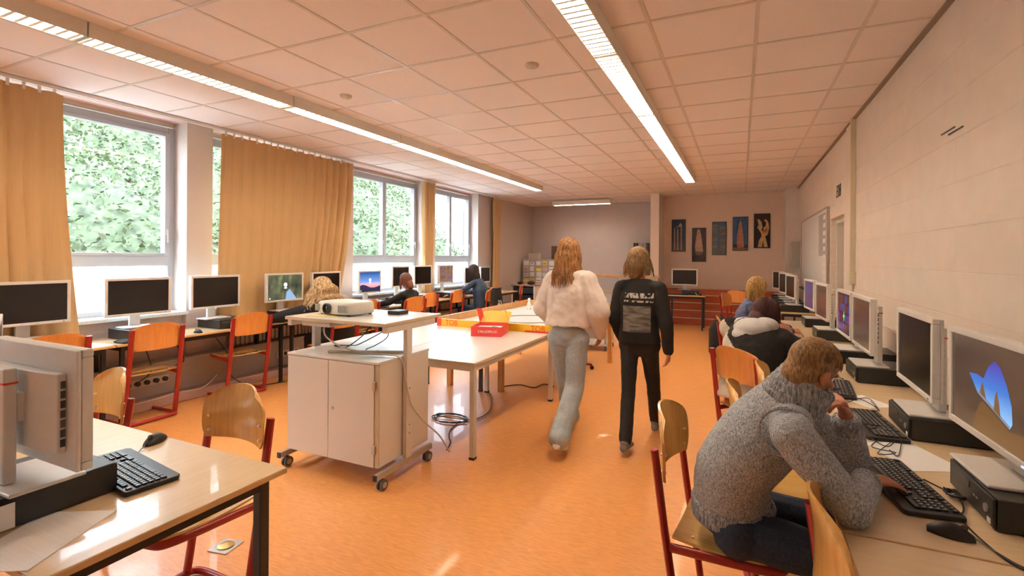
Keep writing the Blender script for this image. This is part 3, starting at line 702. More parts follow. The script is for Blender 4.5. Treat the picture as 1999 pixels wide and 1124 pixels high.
for j, (cx_, cy_) in enumerate(((.60, 3.22), (.58, 2.66), (.54, 4.02))):
    random.seed(20 + j); pts = [(cx_ + random.uniform(-.10, .10), cy_ + random.uniform(-.22, .22), TZ + .004 + random.uniform(0, .01)) for _ in range(9)]
    cable('loose_cable', pts, ['thin black cables straying on the desk before the second computer', 'thin cable running over the keyboard beyond the boy’s elbow', 'thin cables lying by the computer behind the boy’s head'][j], r=.002)
random.seed(3)
cable('cable_tangle', [(1.0 + random.uniform(-.05, .05), 7.6 + random.uniform(-.1, .8), .98 + random.uniform(-.14, .14)) for _ in range(40)], 'pale and dark cable tangle on the wall below the whiteboard', r=.009, m=m_darkgrey)
# chairs on the right
def chair(x, y, rz, label, group=None, proto=None): return inst(proto or chair0, (x, y, 0), rz, label, group)
chair(-.03, 2.17, -HP - R(6), 'red framed plywood chair on which the boy in the grey pullover sits', proto=chair1)
chair(.47, 1.55, -HP + R(1), 'empty plywood chair cut by the bottom frame edge in front of the boy', proto=chair1)
chair(.23, 2.75, -HP, 'empty red framed chair whose seat shows under the boy’s arm', proto=chair1)
chair(.38, 3.29, -HP + R(-6), 'empty plywood chair right behind the boy’s head, backrest seen edge on', proto=chair1)
chair(.148, 3.963, -HP + R(43), 'orange plywood chair on which the padded jacket student sits')
chair(-.02, 9.5, -HP - R(20), 'red framed chair standing alone left of the blond student, tilted backrest')
chair(.05, 10.7, -HP + R(60), 'farthest red framed chair on the right, behind the blond student')
chair(.05, 5.75, -HP, 'red framed chair on which the far blond student on the right sits')
# whiteboard and room number
wb = empty('whiteboard', (XR - .035, 7.66, 1.06), 0, 'wide wall mounted whiteboard beyond the door on the right wall', 'whiteboard')
MB().box(.004, .03, 0, 3.0, 0, 1.2).build('board', m_mat_white, wb)
MB().box(-.004, .03, -.02, 0, -.02, 1.22).box(-.004, .03, 3.0, 3.02, -.02, 1.22).box(-.004, .03, 0, 3.0, 1.2, 1.22).box(-.004, .03, 0, 3.0, -.02, 0).build('frame', m_alu, wb)
MB().box(-.06, .0, .2, 2.8, -.04, -.02).build('tray', m_darkgrey, wb)
t = MB(); random.seed(4)
for k in range(9): t.box(.0, .0035, .12 + .02 * random.random(), .30 + .05 * random.random(), 1.06 - k * .11, 1.12 - k * .11)
t.box(.0015, .0039, .1, .75, .55, 1.15, mi=1)
t.build('notes', [m_paper, mat('grey_notice', (.45, .42, .45), .6)], wb)
for i, ch in enumerate('E08'):
    pass
rn = empty('room_number', (XR - .004, 7.0, 2.40), 0, 'room number E08 painted in black characters above the door', 'room number')
text_mesh('E08', .22, mat('number_black', (.05, .045, .04), .6), 'characters', rn, (0, 0, 0), (R(90), 0, -HP))
cb = empty('wall_cabinet', (.98, 11.2, 1.40), 0, 'narrow grey cabinet on the wall before the corner pier', 'cabinet')
MB().box(-.02, .119, 0, .30, 0, .52).build('body', mat('grey_cabinet', (.55, .50, .45), .5), cb, bevel=.004)
MB().box(-.028, -.02, .01, .29, .02, .50).build('door', mat('grey_cabinet_door', (.60, .55, .49), .5), cb)
tag(MB().box(XR - .006, XR - .001, 3.35, 3.55, 2.29, 2.297).box(XR - .006, XR - .001, 3.46, 3.66, 2.315, 2.321).build('wall_mark', m_vent), 'small dark scratch mark high on the right block wall', 'mark')
# ------------------------------------------------------------------ five photo panels
def panel(x0, x1, z0, z1, label, cols, kind):
    o = empty('photo_panel', (x0, YB - .025, z0), 0, label, 'picture'); W, Hh = x1 - x0, z1 - z0
    MB().box(0, W, 0, .024, 0, Hh).build('board', m_blackplastic, o)
    mb = MB(); y = -.001; f = lambda a, b, k=1: (a * W, y - .0008 * k, b * Hh)
    mb.add([f(.04, .015, 0), f(.96, .015, 0), f(.96, .985, 0), f(.04, .985, 0)], [(0, 1, 2, 3)], None, 0)
    random.seed(int(x0 * 100) + 500)
    if kind == 'columns':
        for cx in (.2, .43, .68): poly(mb, [f(cx - .06, .05), f(cx + .08, .05), f(cx + .05, .28), f(cx + .045, .72 + (.1 if cx > .6 else 0)), f(cx - .035, .72 + (.1 if cx > .6 else 0)), f(cx - .04, .28)], 1)
        poly(mb, [f(.16, .72, 2), f(.5, .80, 2), f(.62, .9, 2), f(.72, .84, 2), f(.72, .8, 2), f(.3, .74, 2)], 1); poly(mb, [f(.04, .015, 2), f(.96, .015, 2), f(.96, .06, 2), f(.04, .05, 2)], 2)
    if kind == 'cone':
        poly(mb, [f(.25, .3), f(.8, .3), f(.76, .45), f(.66, .75), f(.55, .96), f(.38, .96), f(.3, .75), f(.22, .45)], 1); poly(mb, [f(.3, .2, 2), f(.7, .2, 2), f(.78, .3, 2), f(.25, .3, 2)], 2)
    if kind == 'blocks':
        for cx, t_ in ((.22, .92), (.76, .86)):
            for k in range(9):
                z = t_ * k / 9; dx = random.uniform(-.04, .04); ww = .19 + random.uniform(-.02, .04)
                poly(mb, [f(max(.04, cx - ww + dx), z + .02), f(min(.96, cx + ww + dx), z + .02), f(min(.96, cx + ww + dx * .3), z + t_ / 9), f(max(.04, cx - ww + dx * .4), z + t_ / 9)], 1 + k % 2)
        poly(mb, [f(.04, .015, 2), f(.96, .015, 2), f(.96, .14, 2), f(.5, .2, 2), f(.04, .16, 2)], 2)
    if kind == 'tower':
        zs = [.08, .38, .40, .56, .58, .70, .72, .80, .82, .88]; ws = [.26, .2, .23, .15, .17, .11, .12, .08, .06, .03]
        for i in range(0, 9): poly(mb, [f(.5 - ws[i], zs[i]), f(.5 + ws[i], zs[i]), f(.5 + ws[i + 1], zs[i + 1]), f(.5 - ws[i + 1], zs[i + 1])], 1 + (i % 2 if i > 5 else 0) * 0)
        poly(mb, [f(.04, .015, 2), f(.96, .015, 2), f(.96, .09, 2), f(.04, .09, 2)], 3); poly(mb, [f(.04, .09, 2), f(.3, .09, 2), f(.3, .15, 2), f(.16, .2, 2), f(.04, .17, 2)], 2); poly(mb, [f(.7, .09, 2), f(.96, .09, 2), f(.96, .18, 2), f(.8, .14, 2)], 2)
    if kind == 'torso':
        for pts in ([(.20, .84), (.34, .83), (.48, .74), (.52, .60), (.46, .50), (.36, .48), (.30, .55), (.20, .58), (.28, .68)], [(.60, .80), (.74, .84), (.88, .74), (.94, .58), (.84, .48), (.62, .50), (.56, .58), (.72, .64), (.74, .74)], [(.38, .50), (.90, .52), (.84, .38), (.70, .34), (.86, .03), (.62, .03), (.56, .20), (.50, .03), (.24, .03), (.30, .20), (.48, .36)]): poly(mb, [f(a, b) for a, b in pts], 1)
        poly(mb, [f(.45, .5, 2), (f(.8, .56, 2)), f(.85, .48, 2), f(.55, .44, 2)], 2)
    mb.build('print', [mat('print', c, .4, var=(14, .25, 0)) for c in cols], o, fix=False)
panel(-1.54, -1.215, 1.715, 2.49, 'leftmost photo panel of three pale ancient columns on dark blue', [(.02, .025, .06), (.50, .36, .33), (.12, .06, .05)], 'columns')
panel(-1.07, -.755, 1.475, 2.28, 'second photo panel, hung lowest, of a pale pointed form on black', [(.025, .012, .015), (.45, .27, .22), (.16, .11, .09)], 'cone')
panel(-.625, -.31, 1.635, 2.415, 'middle photo panel of grey carved rock pillars under blue sky', [(.06, .13, .27), (.22, .17, .13), (.13, .12, .11)], 'blocks')
panel(-.18, .145, 1.74, 2.52, 'fourth photo panel of a red tiered brick tower against blue sky', [(.03, .10, .26), (.46, .17, .10), (.02, .025, .02), (.22, .14, .10)], 'tower')
panel(.265, .60, 1.80, 2.58, 'rightmost photo panel, hung highest, of a golden statue on black', [(.02, .012, .008), (.62, .40, .20), (.50, .14, .04)], 'torso')
# far desk under the panels
fd = make_desk(.62, .80 + .02); inst(fd, (-1.51, 10.98, 0), 0, 'small maple desk with black legs below the photo panels')
inst(pc0, (-1.02, 11.32, TZ), 0, 'black desktop computer on the small desk below the photo panels')
monitor('off', (-1.16, 11.36, TZ + .10), 0, 'dark monitor on the small desk below the photo panels', z0=.10, key='offR')
inst(kb0, (-1.27, 11.08, TZ), 0, 'black keyboard on the small desk below the photo panels')
inst(ms0, (-.80, 11.12, TZ), 0, 'black computer mouse on the small desk below the photo panels')
# ------------------------------------------------------------------ WINDOW SIDE COMPUTER ROW (people face -X)
def ldesk(y, L, xf, label): o = make_desk(L, .56); return inst(o, (xf - .56, y, 0), 0, label)
ldesk(.84, 1.62, -5.11, 'maple desk with black legs at the left frame edge under the first curtain')
ldesk(2.475, 1.80, -5.11, 'maple desk with black legs below the window with two dark monitors')
ldesk(4.30, 1.55, -5.11, 'maple desk with black legs where the blonde student leans')
ldesk(5.87, 1.55, -5.11, 'maple desk with black legs where the red-haired student writes')
ldesk(7.44, 1.55, -5.11, 'maple desk with black legs between red-haired student and blue jacket student')
ldesk(9.01, 1.50, -4.90, 'farthest maple desk of the window row beside the corner shelf')
def lstation(y, kind, lab, rot=0, x=-5.385, pl_='', pc=True, off=0, w=None, h=None, z0=.12):
    y += .05
    if pc: inst(pc0, (x + .0, y + off, TZ), HP, 'black computer box under the ' + (pl_ or lab))
    k = dict(z0=z0); key = kind + 'L%.2f' % z0
    if w: k.update(w=w, h=h); key += 's'
    monitor(kind, (x, y, TZ + .10), HP + rot, lab, None, key=key, **k)
lstation(1.93, 'off', 'dark monitor before the curtain, cut by the left frame edge')
lstation(2.74, 'off', 'dark monitor standing in front of the first bare window', R(-3))
lstation(3.50, 'off', 'dark monitor in front of the pillar beside the curtained window', off=.08)
lstation(4.40, 'nature', 'monitor with dark forest lock screen left of the blonde student', off=.05)
lstation(5.08, 'off', 'dark monitor right behind the blonde student’s hair', R(4))
lstation(5.96, 'sunset', 'monitor with blue sunset lock screen left of the red-haired student', w=.50, h=.36)
lstation(6.72, 'off', 'dark monitor behind the head of the red-haired student', w=.46, h=.36, z0=.18)
lstation(7.36, 'off', 'dark monitor right of the red-haired student, before the narrow curtain', R(-8), w=.46, h=.36, z0=.18)
lstation(8.12, 'garden', 'monitor with a garden picture below the rear window', R(-4), w=.46, h=.36, z0=.18)
lstation(9.05, 'off', 'dark monitor left of the student in the blue jacket', R(3), w=.46, h=.36, z0=.12)
lstation(9.75, 'off', 'dark monitor right behind the student in the blue jacket', R(0), w=.46, h=.36, z0=.12)
inst(ms0, (-5.18, 3.22, TZ), HP, 'black computer mouse on the window desk between the two red chairs')
inst(kb0, (-5.21, 3.78, TZ), HP + R(6), 'black keyboard in front of the pillar monitor on the window desk')
inst(kb0, (-5.20, 5.92, TZ), HP, 'black keyboard before the blue sunset screen')
inst(kb0, (-5.20, 8.3, TZ), HP, 'dark keyboard before the garden picture screen')
inst(kb0, (-5.20, 2.75, TZ), HP, 'black keyboard below the dark monitor at the first bare window')
paper(rect(-5.27, 2.25, .28, .42, R(8)), 'white paper sheets spread on the window desk near the first curtain')
paper(rect(-5.24, 6.5, .21, .3, R(10)), 'white exercise sheet beside the red-haired student')
chair(-5.220, 1.98, HP + R(0), 'orange red framed chair half hidden behind the front monitor')
chair(-5.220, 2.72, HP + R(0), 'orange red framed chair pushed to the window desk, left of the pair')
chair(-5.220, 3.69, HP + R(-4), 'orange red framed chair pushed to the window desk, right of the pair')
chair(-4.700, 4.55, HP + R(0), 'red framed chair under the blonde student behind the projector trolley')
chair(-5.220, 5.51, HP + R(0), 'orange chair showing behind the projector, next to the blonde student')
chair(-4.950, 6.30, HP + R(-8), 'large orange chair whose backrest covers the red-haired student’s back')
chair(-5.220, 7.05, HP + R(0), 'empty orange chair just right of the red-haired student')
chair(-5.220, 7.94, HP + R(0), 'empty orange chair left of the student in the blue jacket')
chair(-4.800, 8.55, HP + R(0), 'red framed chair on which the student in the blue jacket sits')
chair(-5.150, 9.37, HP + R(0), 'orange chair directly right of the hanging dark coat')
chair(-4.98, 10.30, HP + R(20), 'last orange chair on the window side, in front of the low shelf')
for j, (a, b) in enumerate((((-5.3, 3.05, .70), (-5.35, 3.1, .42)), ((-5.3, 3.45, .70), (-5.32, 3.62, .36)), ((-5.3, 2.78, .70), (-5.52, 2.85, .28)), ((-5.35, 5.0, .70), (-5.5, 5.2, .25)), ((-5.3, 6.9, .7), (-5.5, 7.0, .15)))):
    p, q = Vector(a), Vector(b); mid = (p + q) / 2 + Vector((.04, .07, -.08))
    cable('hanging_cable', [p + Vector((-.05, 0, .02)), p, mid, q], ['black cable hanging under the desk behind the left red chair', 'black plug cable hanging between the two red chairs', 'black power cable leading to the socket strip behind the left red chair', 'black cable hanging below the blonde student’s desk', 'black cable hanging below the red-haired student’s desk'][j], r=.005)
cable('floor_cable', [(-5.4, 2.5, .12), (-5.35, 2.8, .115), (-5.36, 3.1, .13), (-5.38, 3.4, .115), (-5.45, 3.6, .2)], 'pale cable sagging along the step under the window desk', r=.005, m=m_cablew)
cable('floor_cable', [(-5.42, 3.7, .2), (-5.3, 3.9, .02), (-5.1, 4.3, .012), (-4.95, 4.6, .012), (-5.1, 5.2, .02)], 'dark cable lying on the floor under the window desks', r=.006)
tag(MB().box(-5.10, -5.0, 4.22, 4.36, .001, .016).build('tape', m_yellowtape), 'yellow tape strip over the floor cable by the black desk legs', 'tape')
# ------------------------------------------------------------------ FRONT LEFT DESK
fdk = make_desk(1.60, .72, inset=.045, legr=.02)
inst(fdk, (-1.60, .61, 0), HP, 'large maple desk with black frame filling the lower left corner')
inst(pc0, (-2.14, .76, TZ), PI, 'black desktop computer with paper label in the lower left corner')
mf = make_monitor('off', z0=.065); inst(mf, (-2.085, .815, TZ + .10), PI, 'white monitor seen from behind in the lower left')
inst(kb0, (-2.10, 1.045, TZ), R(172), 'black keyboard behind the turned monitor on the front left desk')
inst(ms0, (-2.33, 1.27, TZ), R(205), 'black computer mouse on the front left desk near the far edge')
cable('mouse_cable', [(-2.30, 1.215, TZ + .012), (-2.26, 1.17, TZ + .003), (-2.22, 1.16, TZ + .003), (-2.24, 1.12, TZ + .003)], 'thin mouse cable on the front left desk', r=.002, m=m_rubber)
paper(rect(-1.84, .70, .21, .297, R(28)), 'lined white paper sheet on the near edge of the front left desk', m=stretched('lined_paper', (.90, .90, .90), (.97, .97, .97), (1, 160, 1), .7, bump=0))
lab_ = MB().box(-1.948, -1.9465, .60, .69, TZ + .015, TZ + .088).build('paper_label', m_paper); tag(lab_, 'white printed paper label stuck on the side of the front left computer', 'label')
mn = make_monitor('off', z0=.16); inst(mn, (-3.02, 1.02, TZ), PI - R(20), 'second white monitor just showing at the left frame edge')
cable('monitor_cable', [(-2.10, .73, TZ + .24), (-2.105, .715, TZ + .20), (-2.15, .70, TZ + .14), (-2.2, .68, TZ + .115)], 'short black cable plugged into the back of the front monitor', r=.006)
chair(-2.235, 1.33, PI, 'honey plywood chair at the front left desk, right one', proto=chair1)
chair(-3.215, 1.27, PI - R(8), 'honey plywood chair at the front left desk, partly behind the monitor', proto=chair1)
t = empty('floor_socket', (-2.52, 1.72, 0), R(10), 'metal floor socket plate seen under the front left chair', 'floor socket')
MB().box(-.06, .06, -.06, .06, .001, .006).build('plate', m_alu, t, bevel=.002)
MB().lathe([(0, .006), (.035, .006), (.04, .010), (.028, .012), (0, .011)], 20).build('cap', mat('brass', (.6, .42, .15), .3, 1), t, smooth=True)
# ------------------------------------------------------------------ PROJECTOR TROLLEY
tr = empty('projector_trolley', (0, 0, 0), 0, 'white projector trolley with double doored cabinet on four castors', 'trolley')
cx0, cx1, cy0, cy1 = -3.06, -2.215, 2.57, 3.12
cbn = MB().box(cx0, cx1, cy0, cy1, .14, .835).build('cabinet', m_cab, tr, bevel=.002)
MB().box(cx0 - .004, cx1 + .004, cy0 - .02, cy1 + .004, .835, .852).build('cabinet_top', m_tablewhite, tr, bevel=.002)
md_ = cx0 + .40
for a, b in ((cx0, md_ - .002), (md_ + .002, cx1 - .035)):
    dd = MB().box(a, b, cy0 - .019, cy0 - .001, .142, .83).build('door', m_cab, tr, bevel=.002)
    if a > cx0: MB().lathe([(0, 0), (.010, 0), (.010, .006), (0, .007)], 14, Matrix.Translation((md_ + .045, cy0 - .019, .50)) @ Matrix.Rotation(R(90), 4, 'X')).build('lock', m_chrome, dd, smooth=True)
MB().box(cx1 - .033, cx1, cy0 - .012, cy0, .142, .83).build('side_edge', m_cabedge, tr)
for z in (.235, .665): MB().box(cx1 - .045, cx1 - .02, cy0 - .028, cy0 - .012, z, z + .055).build('hinge', m_alu, tr, bevel=.002)
for sx, x in ((-1, cx0 - .035), (1, cx1 + .012)):
    MB().box(x, x + .03, 2.50, 3.12, .085, .125).build('floor_bar', m_alu, tr, bevel=.003)
    MB().box(x, x + .03, 2.492, 2.50, .086, .124).build('end_cap', m_blackplastic, tr)
    MB().box(x - .002, x + .032, 2.80, 2.86, .125, 1.085).build('post', m_alu if sx < 0 else m_cab, tr, bevel=.003)
    MB().box(x - .004, x + .034, 2.58, 3.14, 1.045, 1.089).build('top_bracket', m_cab, tr)
    for y in (2.56, 3.07):
        cs = MB().cyl((x + .015, y, .088), (x + .015, y, .06), .012).box(x + .003, x + .027, y - .012, y + .02, .035, .075).build('castor', m_darkgrey, tr)
        MB().cyl((x - .006, y + .008, .037), (x + .006, y + .008, .037), .036, n=20).cyl((x + .024, y + .008, .037), (x + .036, y + .008, .037), .036, n=20).build('wheel', m_rubber, cs, smooth=True)
        MB().cyl((x - .008, y + .008, .037), (x - .005, y + .008, .037), .02, n=16).cyl((x + .035, y + .008, .037), (x + .038, y + .008, .037), .02, n=16).build('hub', m_alu, cs, smooth=True)
m = MB()
for z in (.30, .36, .56, .62): m.cyl((cx1 + .044, 2.83, z), (cx1 + .048, 2.83, z), .006, n=8)
m.build('screws', m_chrome, tr)
MB().box(-3.10, -2.17, 2.56, 3.22, 1.09, 1.115).build('tabletop', m_tablewhite, tr, bevel=.003)
MB().box(-3.102, -2.168, 2.558, 3.222, 1.092, 1.112).build('edge_band', m_cabedge, tr)
MB().box(-3.0, -2.72, 2.62, 2.80, 1.045, 1.088).build('socket_box', m_cab, tr, bevel=.003)
pj_ = empty('projector', (-2.80, 2.86, 1.115), R(-6), 'white projector with round black lens on the trolley top', 'projector')
def sup(a, w_, d_, p=4): c, s = math.cos(a), math.sin(a); return (w_ * math.copysign(abs(c) ** (2 / p), c), d_ * math.copysign(abs(s) ** (2 / p), s))
m = MB(); secs = []
n = 28
for z, k in ((.012, .94), (.02, .985), (.05, 1), (.085, .985), (.098, .95), (.102, .9)): secs.append([(*sup(2 * PI * j / n, .205 * k, .145 * k), z) for j in range(n)])
vs = [p for r_ in secs for p in r_]; kk = len(secs)
m.add(vs, [(i * n + j, i * n + (j + 1) % n, (i + 1) * n + (j + 1) % n, (i + 1) * n + j) for i in range(kk - 1) for j in range(n)] + [tuple(range(n))[::-1], tuple((kk - 1) * n + j for j in range(n))])
m.build('case', m_projector, pj_, smooth=True)
ln = MB().lathe([(0, 0), (.036, 0), (.040, .006), (.040, .024), (.033, .03), (.030, .016), (0, .012)], 28, Matrix.Translation((-.03, -.138, .055)) @ Matrix.Rotation(R(90), 4, 'X')).build('lens_ring', m_darkgrey, pj_, smooth=True)
MB().lathe([(0, 0), (.029, 0), (.022, .008), (0, .012)], 24, Matrix.Translation((-.03, -.150, .055)) @ Matrix.Rotation(R(90), 4, 'X')).build('lens', m_lens, ln, smooth=True)
m = MB(); m_gr = mat('grille_grey', (.5, .48, .43), .5)
for k in range(9): m.box(.085 + k * .012, .090 + k * .012, -.149, -.135, .03, .082)
m.build('grille', m_gr, pj_); m = MB()
for k in range(6): m.box(-.18 + k * .009, -.177 + k * .009, -.143, -.128, .03, .082)
m.build('grille', m_gr, pj_)
for x in (-.15, .15):
    for y in (-.10, .10): MB().cyl((x, y, 0), (x, y, .014), .012).build('foot', m_darkgrey, pj_)
tag(MB().box(-2.50, -2.39, 2.98, 3.10, 1.116, 1.145).build('black_box', m_blackplastic, bevel=.004), 'small flat black box on the trolley top right of the projector', 'box')
tag(MB().prism(rect(-2.86, 2.72, .26, .15, R(12)), 1.116, 1.119).build('yellow_folder', mat('yellow_folder', (.85, .66, .30), .6)), 'yellow paper lying under the projector front', 'paper')
cable('power_cable', [(-2.86, 2.70, 1.05), (-2.80, 2.66, .97), (-2.62, 2.66, .90), (-2.42, 2.72, .868), (-2.28, 2.74, .865), (-2.19, 2.76, .84), (-2.165, 2.78, .70), (-2.16, 2.84, .50), (-2.15, 3.0, .32), (-2.13, 3.15, .18), (-2.10, 3.25, .02)], 'cream cable running from the trolley top down its right side', r=.006, m=m_cablew)
cable('adapter_cable', [(-2.62, 3.0, 1.08), (-2.66, 2.9, .96), (-2.72, 2.8, .88), (-2.82, 2.84, .862), (-2.92, 2.86, .862), (-2.80, 2.92, .862), (-2.64, 2.84, .90), (-2.5, 2.96, 1.0), (-2.45, 3.0, 1.08)], 'black looped adapter cable lying on the trolley cabinet', r=.004)
cable('adapter_cable', [(-2.42, 2.9, 1.06), (-2.43, 2.9, .96), (-2.50, 2.86, .90), (-2.58, 2.84, .862), (-2.52, 2.80, .862), (-2.46, 2.84, .864)], 'thin black cable hanging from the trolley top', r=.0035)
tag(MB().box(-.30, .30, -.011, .011, 0, .018, Matrix.Translation((-2.50, 2.78, .853)) @ Matrix.Rotation(R(24), 4, 'Z')).build('cable_channel', m_cabedge, bevel=.002), 'long tan plastic strip lying across the trolley cabinet', 'strip')
# ------------------------------------------------------------------ WHITE TABLES
wt = make_desk(1.72, .84, top=m_tablewhite, frame=m_cab, edge=m_cabedge, name='white_table', inset=.012, legr=.021)
inst(wt, (-2.70, 3.22, 0), 0, 'white rectangular table with square legs carrying the red cardboard box')
wt2 = make_desk(1.72, .84, top=m_tablewhite, frame=m_black, edge=m_cabedge, name='white_table', inset=.03, legr=.02)
inst(wt2, (-3.55, 3.24, 0), 0, 'second white table behind the projector trolley')
# wood legged table under the yellow robot field
tb = empty('field_table', (-2.45, 5.95, 0), R(0), 'long wood legged table carrying the robot field', 'table')
MB().box(-.85, .75, -.98, 1.2, .705, .75).build('tabletop', m_cab, tb, bevel=.004)
for x, y in ((-.80, -.92), (.68, -.92), (-.80, 1.1), (.68, 1.1), (-.10, -.92)): MB().box(x - .03, x + .03, y - .03, y + .03, 0, .705).build('leg', m_legwood, tb, bevel=.003)
# robot field: tray with yellow and red border
rf = empty('robot_field', (-2.36, 5.95, .75), R(0), 'low yellow walled robot field with white mat and black ring line', 'robot field')
x0, x1, y0, y1 = -.92, .62, -1.16, 1.45
MB().box(x0 + .02, x1 - .02, y0 + .02, y1 - .02, 0, .012).build('mat', m_mat_white, rf)
ring = MB()
ring.tube([(-.15 + .38 * math.cos(a), -.25 + .38 * math.sin(a), .0125) for a in [2 * PI * k / 48 for k in range(48)]], .006, 4, closed=True)
ring.box(-.55, -.15, -.80, -.78, .012, .0135)
ring.build('ring_line', m_blackplastic, rf)
Mz = MB().box(x0, x1, y0, y0 + .02, 0, .082); Mz.build('front_border', m_yellow, rf)
MB().box(x0, x0 + .02, y0 + .02, y1, 0, .10).box(x0 + .02, x1, y1 - .02, y1, 0, .10).build('wooden_border', m_legwood, rf)
MB().box(x1 - .02, x1, y0 + .02, y1 - .02, 0, .082).build('side_border', m_yellow, rf)
MB().box(x0 - .001, x0 + .06, y0 - .001, y0 + .021, 0, .083).box(x1 - .40, x1 + .001, y0 - .001, y0 + .004, 0, .02).build('corner_patch', m_redpaint, rf)
for x in (x0 + .20, x1 - .25): text_mesh('TOB', .085, m_redpaint, 'lettering', rf, (x, y0 - .0015, .042), (R(90), 0, 0))
# white figures on the field
def figure(x, y, h, lab):
    t = empty('white_figure', (x, y, .7625), 0, lab, 'figurine', 'white figures on the robot field')
    MB().lathe([(0, 0), (.028, 0), (.030, .02), (.018, .03), (.022, h * .55), (.012, h * .62), (0, h * .64)], 14).build('body', m_paper, t, smooth=True)
    MB().ell((0, 0, h * .76), (.024, .024, .028)).build('head', m_paper, t, smooth=True)
    MB().cyl((-.02, 0, h * .5), (-.045, -.01, h * .25), .007).cyl((.02, 0, h * .5), (.045, -.01, h * .25), .007).build('arms', m_paper, t, smooth=True)
    MB().cyl((-.03, 0, 0), (.03, 0, 0), .014, n=10).build('wheels', m_alu, t, smooth=True).location.z = .014
figure(-2.95, 6.75, .20, 'white small figure on the robot field, leftmost of the group'); figure(-2.82, 6.80, .19, 'white small figure on the robot field, middle of the group'); figure(-2.70, 6.70, .17, 'white small figure on the robot field, nearest the walking student in white')
# red cardboard box, lid open
rb = empty('red_box', (-2.53, 4.30, .75), R(14), 'open red cardboard box with yellow lining and green circuit boards', 'box')
BW, BD, BH = .32, .34, .10
m = MB().box(0, BW, 0, .004, 0, BH).box(0, BW, BD - .004, BD, 0, BH).box(0, .004, .004, BD - .004, 0, BH).box(BW - .004, BW, .004, BD - .004, 0, BH).box(.004, BW - .004, .004, BD - .004, 0, .004)
m.build('tray', m_redbox, rb)
MB().box(.006, BW - .006, .006, BD - .006, .06, .064).build('inlay', m_paper, rb)
MB().prism([(-.004, 0), (BW, 0), (BW, .20), (.24, .22), (.06, .22), (0, .20)], 0, .004, Matrix.Translation((0, BD, BH)) @ Matrix.Rotation(R(28), 4, 'X')).build('lid', m_boxlid, rb)
for sx in (0, 1):
    MB().prism([(0, 0), (.0, .16), (.10, .14), (.11, .03)], 0, .004, Matrix.Translation((0 if not sx else BW, BD * .98, BH)) @ Matrix.Rotation(R(-15 if not sx else 10), 4, 'Z') @ Matrix.Rotation(R(75), 4, 'Y') @ Matrix.Rotation(R(90), 4, 'Z')).build('lid_flap', m_redbox if not sx else m_boxlid, rb)
text_mesh('CALLIOPE.CC', .034, m_paper, 'lettering', rb, (.175, -.0012, .05), (R(90), 0, 0))
for (x, y, a) in ((.16, .10, 20), (.20, .16, -30), (.25, .09, 60)): MB().box(-.035, .035, -.028, .028, 0, .012, Matrix.Translation((x, y, .065)) @ Matrix.Rotation(R(a), 4, 'Z') @ Matrix.Rotation(R(12), 4, 'X')).build('circuit_board', m_green, rb, bevel=.003)
# floor cables under the tables
loop = [(-2.55 + .17 * math.cos(a) * (1 + .12 * math.sin(a * 2.3)), 3.95 + .12 * math.sin(a), .008 + .004 * (k % 3)) for k, a in enumerate([2 * PI * j / 14 for j in range(36)])]
cable('coiled_cable', loop + [(-2.35, 4.0, .01), (-2.30, 4.25, .01), (-2.42, 4.55, .01), (-2.6, 4.85, .01)], 'black coiled cable on the floor under the white table', r=.005)
cable('floor_cable', [(-2.42, 3.92, .01), (-2.38, 3.7, .008), (-2.30, 3.55, .008), (-2.22, 3.45, .008), (-2.16, 3.3, .008)], 'dark cable leading from the coil towards the trolley castor', r=.005)
cable('floor_cable', [(-2.6, 5.2, .008), (-2.45, 5.35, .008), (-2.25, 5.3, .008), (-2.2, 5.5, .008), (-2.05, 5.45, .008)], 'dark cable end on the floor under the robot field', r=.006)
# swivel stool whose red base shows under the field
sw = empty('swivel_stool', (-2.15, 6.45, 0), R(20), 'swivel stool with dark red star base under the robot field', 'stool')
for k in range(5):
    a = 2 * PI * k / 5; c, s = math.cos(a), math.sin(a)
    MB().bar([(0, 0, .10), (.27 * c, .27 * s, .065)], .035, .025).build('base_arm', mat('dark_red_metal', (.25, .01, .02), .35) if not k else bpy.data.materials['dark_red_metal'], sw)
    MB().cyl((.27 * c - .02 * s, .27 * s + .02 * c, .028), (.27 * c + .02 * s, .27 * s - .02 * c, .028), .028, n=14).build('castor', m_blackplastic, sw, smooth=True)
MB().cyl((0, 0, .09), (0, 0, .46), .025).build('column', m_blackplastic, sw, smooth=True)
MB().lathe([(0, .46), (.17, .46), (.18, .475), (.17, .49), (0, .495)], 24).build('seat', m_seat, sw, smooth=True)
# ------------------------------------------------------------------ REAR LEFT CORNER
sh = empty('low_shelf', (-5.40, 11.2, 0), 0, 'low open shelf with dark boxes in the rear left corner', 'shelf')
MB().box(0, .03, 0, .4, 0, .82).box(.62, .65, 0, .4, 0, .82).box(0, .65, .38, .4, 0, .82).box(.03, .62, 0, .38, .02, .05).box(.03, .62, 0, .38, .42, .44).build('body', m_bezel, sh)
MB().box(-.01, .66, -.01, .41, .82, .845).build('top', mat('brown_top', (.38, .22, .15), .5), sh)
for z in (.05, .25, .44, .63): tag(MB().box(.05, .60, .02, .36, z, z + .15, Matrix.Translation((-5.40, 11.2, 0))).build('storage_box', m_blackplastic, bevel=.005), 'black storage box in the low corner shelf, %s' % {.05: 'bottom one', .25: 'second from below', .44: 'third from below', .63: 'top one'}[z], 'box', 'boxes in the corner shelf')
for i, (x, r_) in enumerate(((-5.22, .09), (-4.92, .11))): tag(MB().ell((x, 11.38, .845 + r_ * .45), (r_, .08, r_ * .45)).build('cable_pile', m_blackplastic, smooth=True), 'dark %s heap of things on the low corner shelf' % ('left' if not i else 'right'), 'heap')
pb = empty('pinboard', (-5.58, 12.3, 0), 0, 'free standing pinboard full of white and yellow notes behind the student in white', 'pinboard')
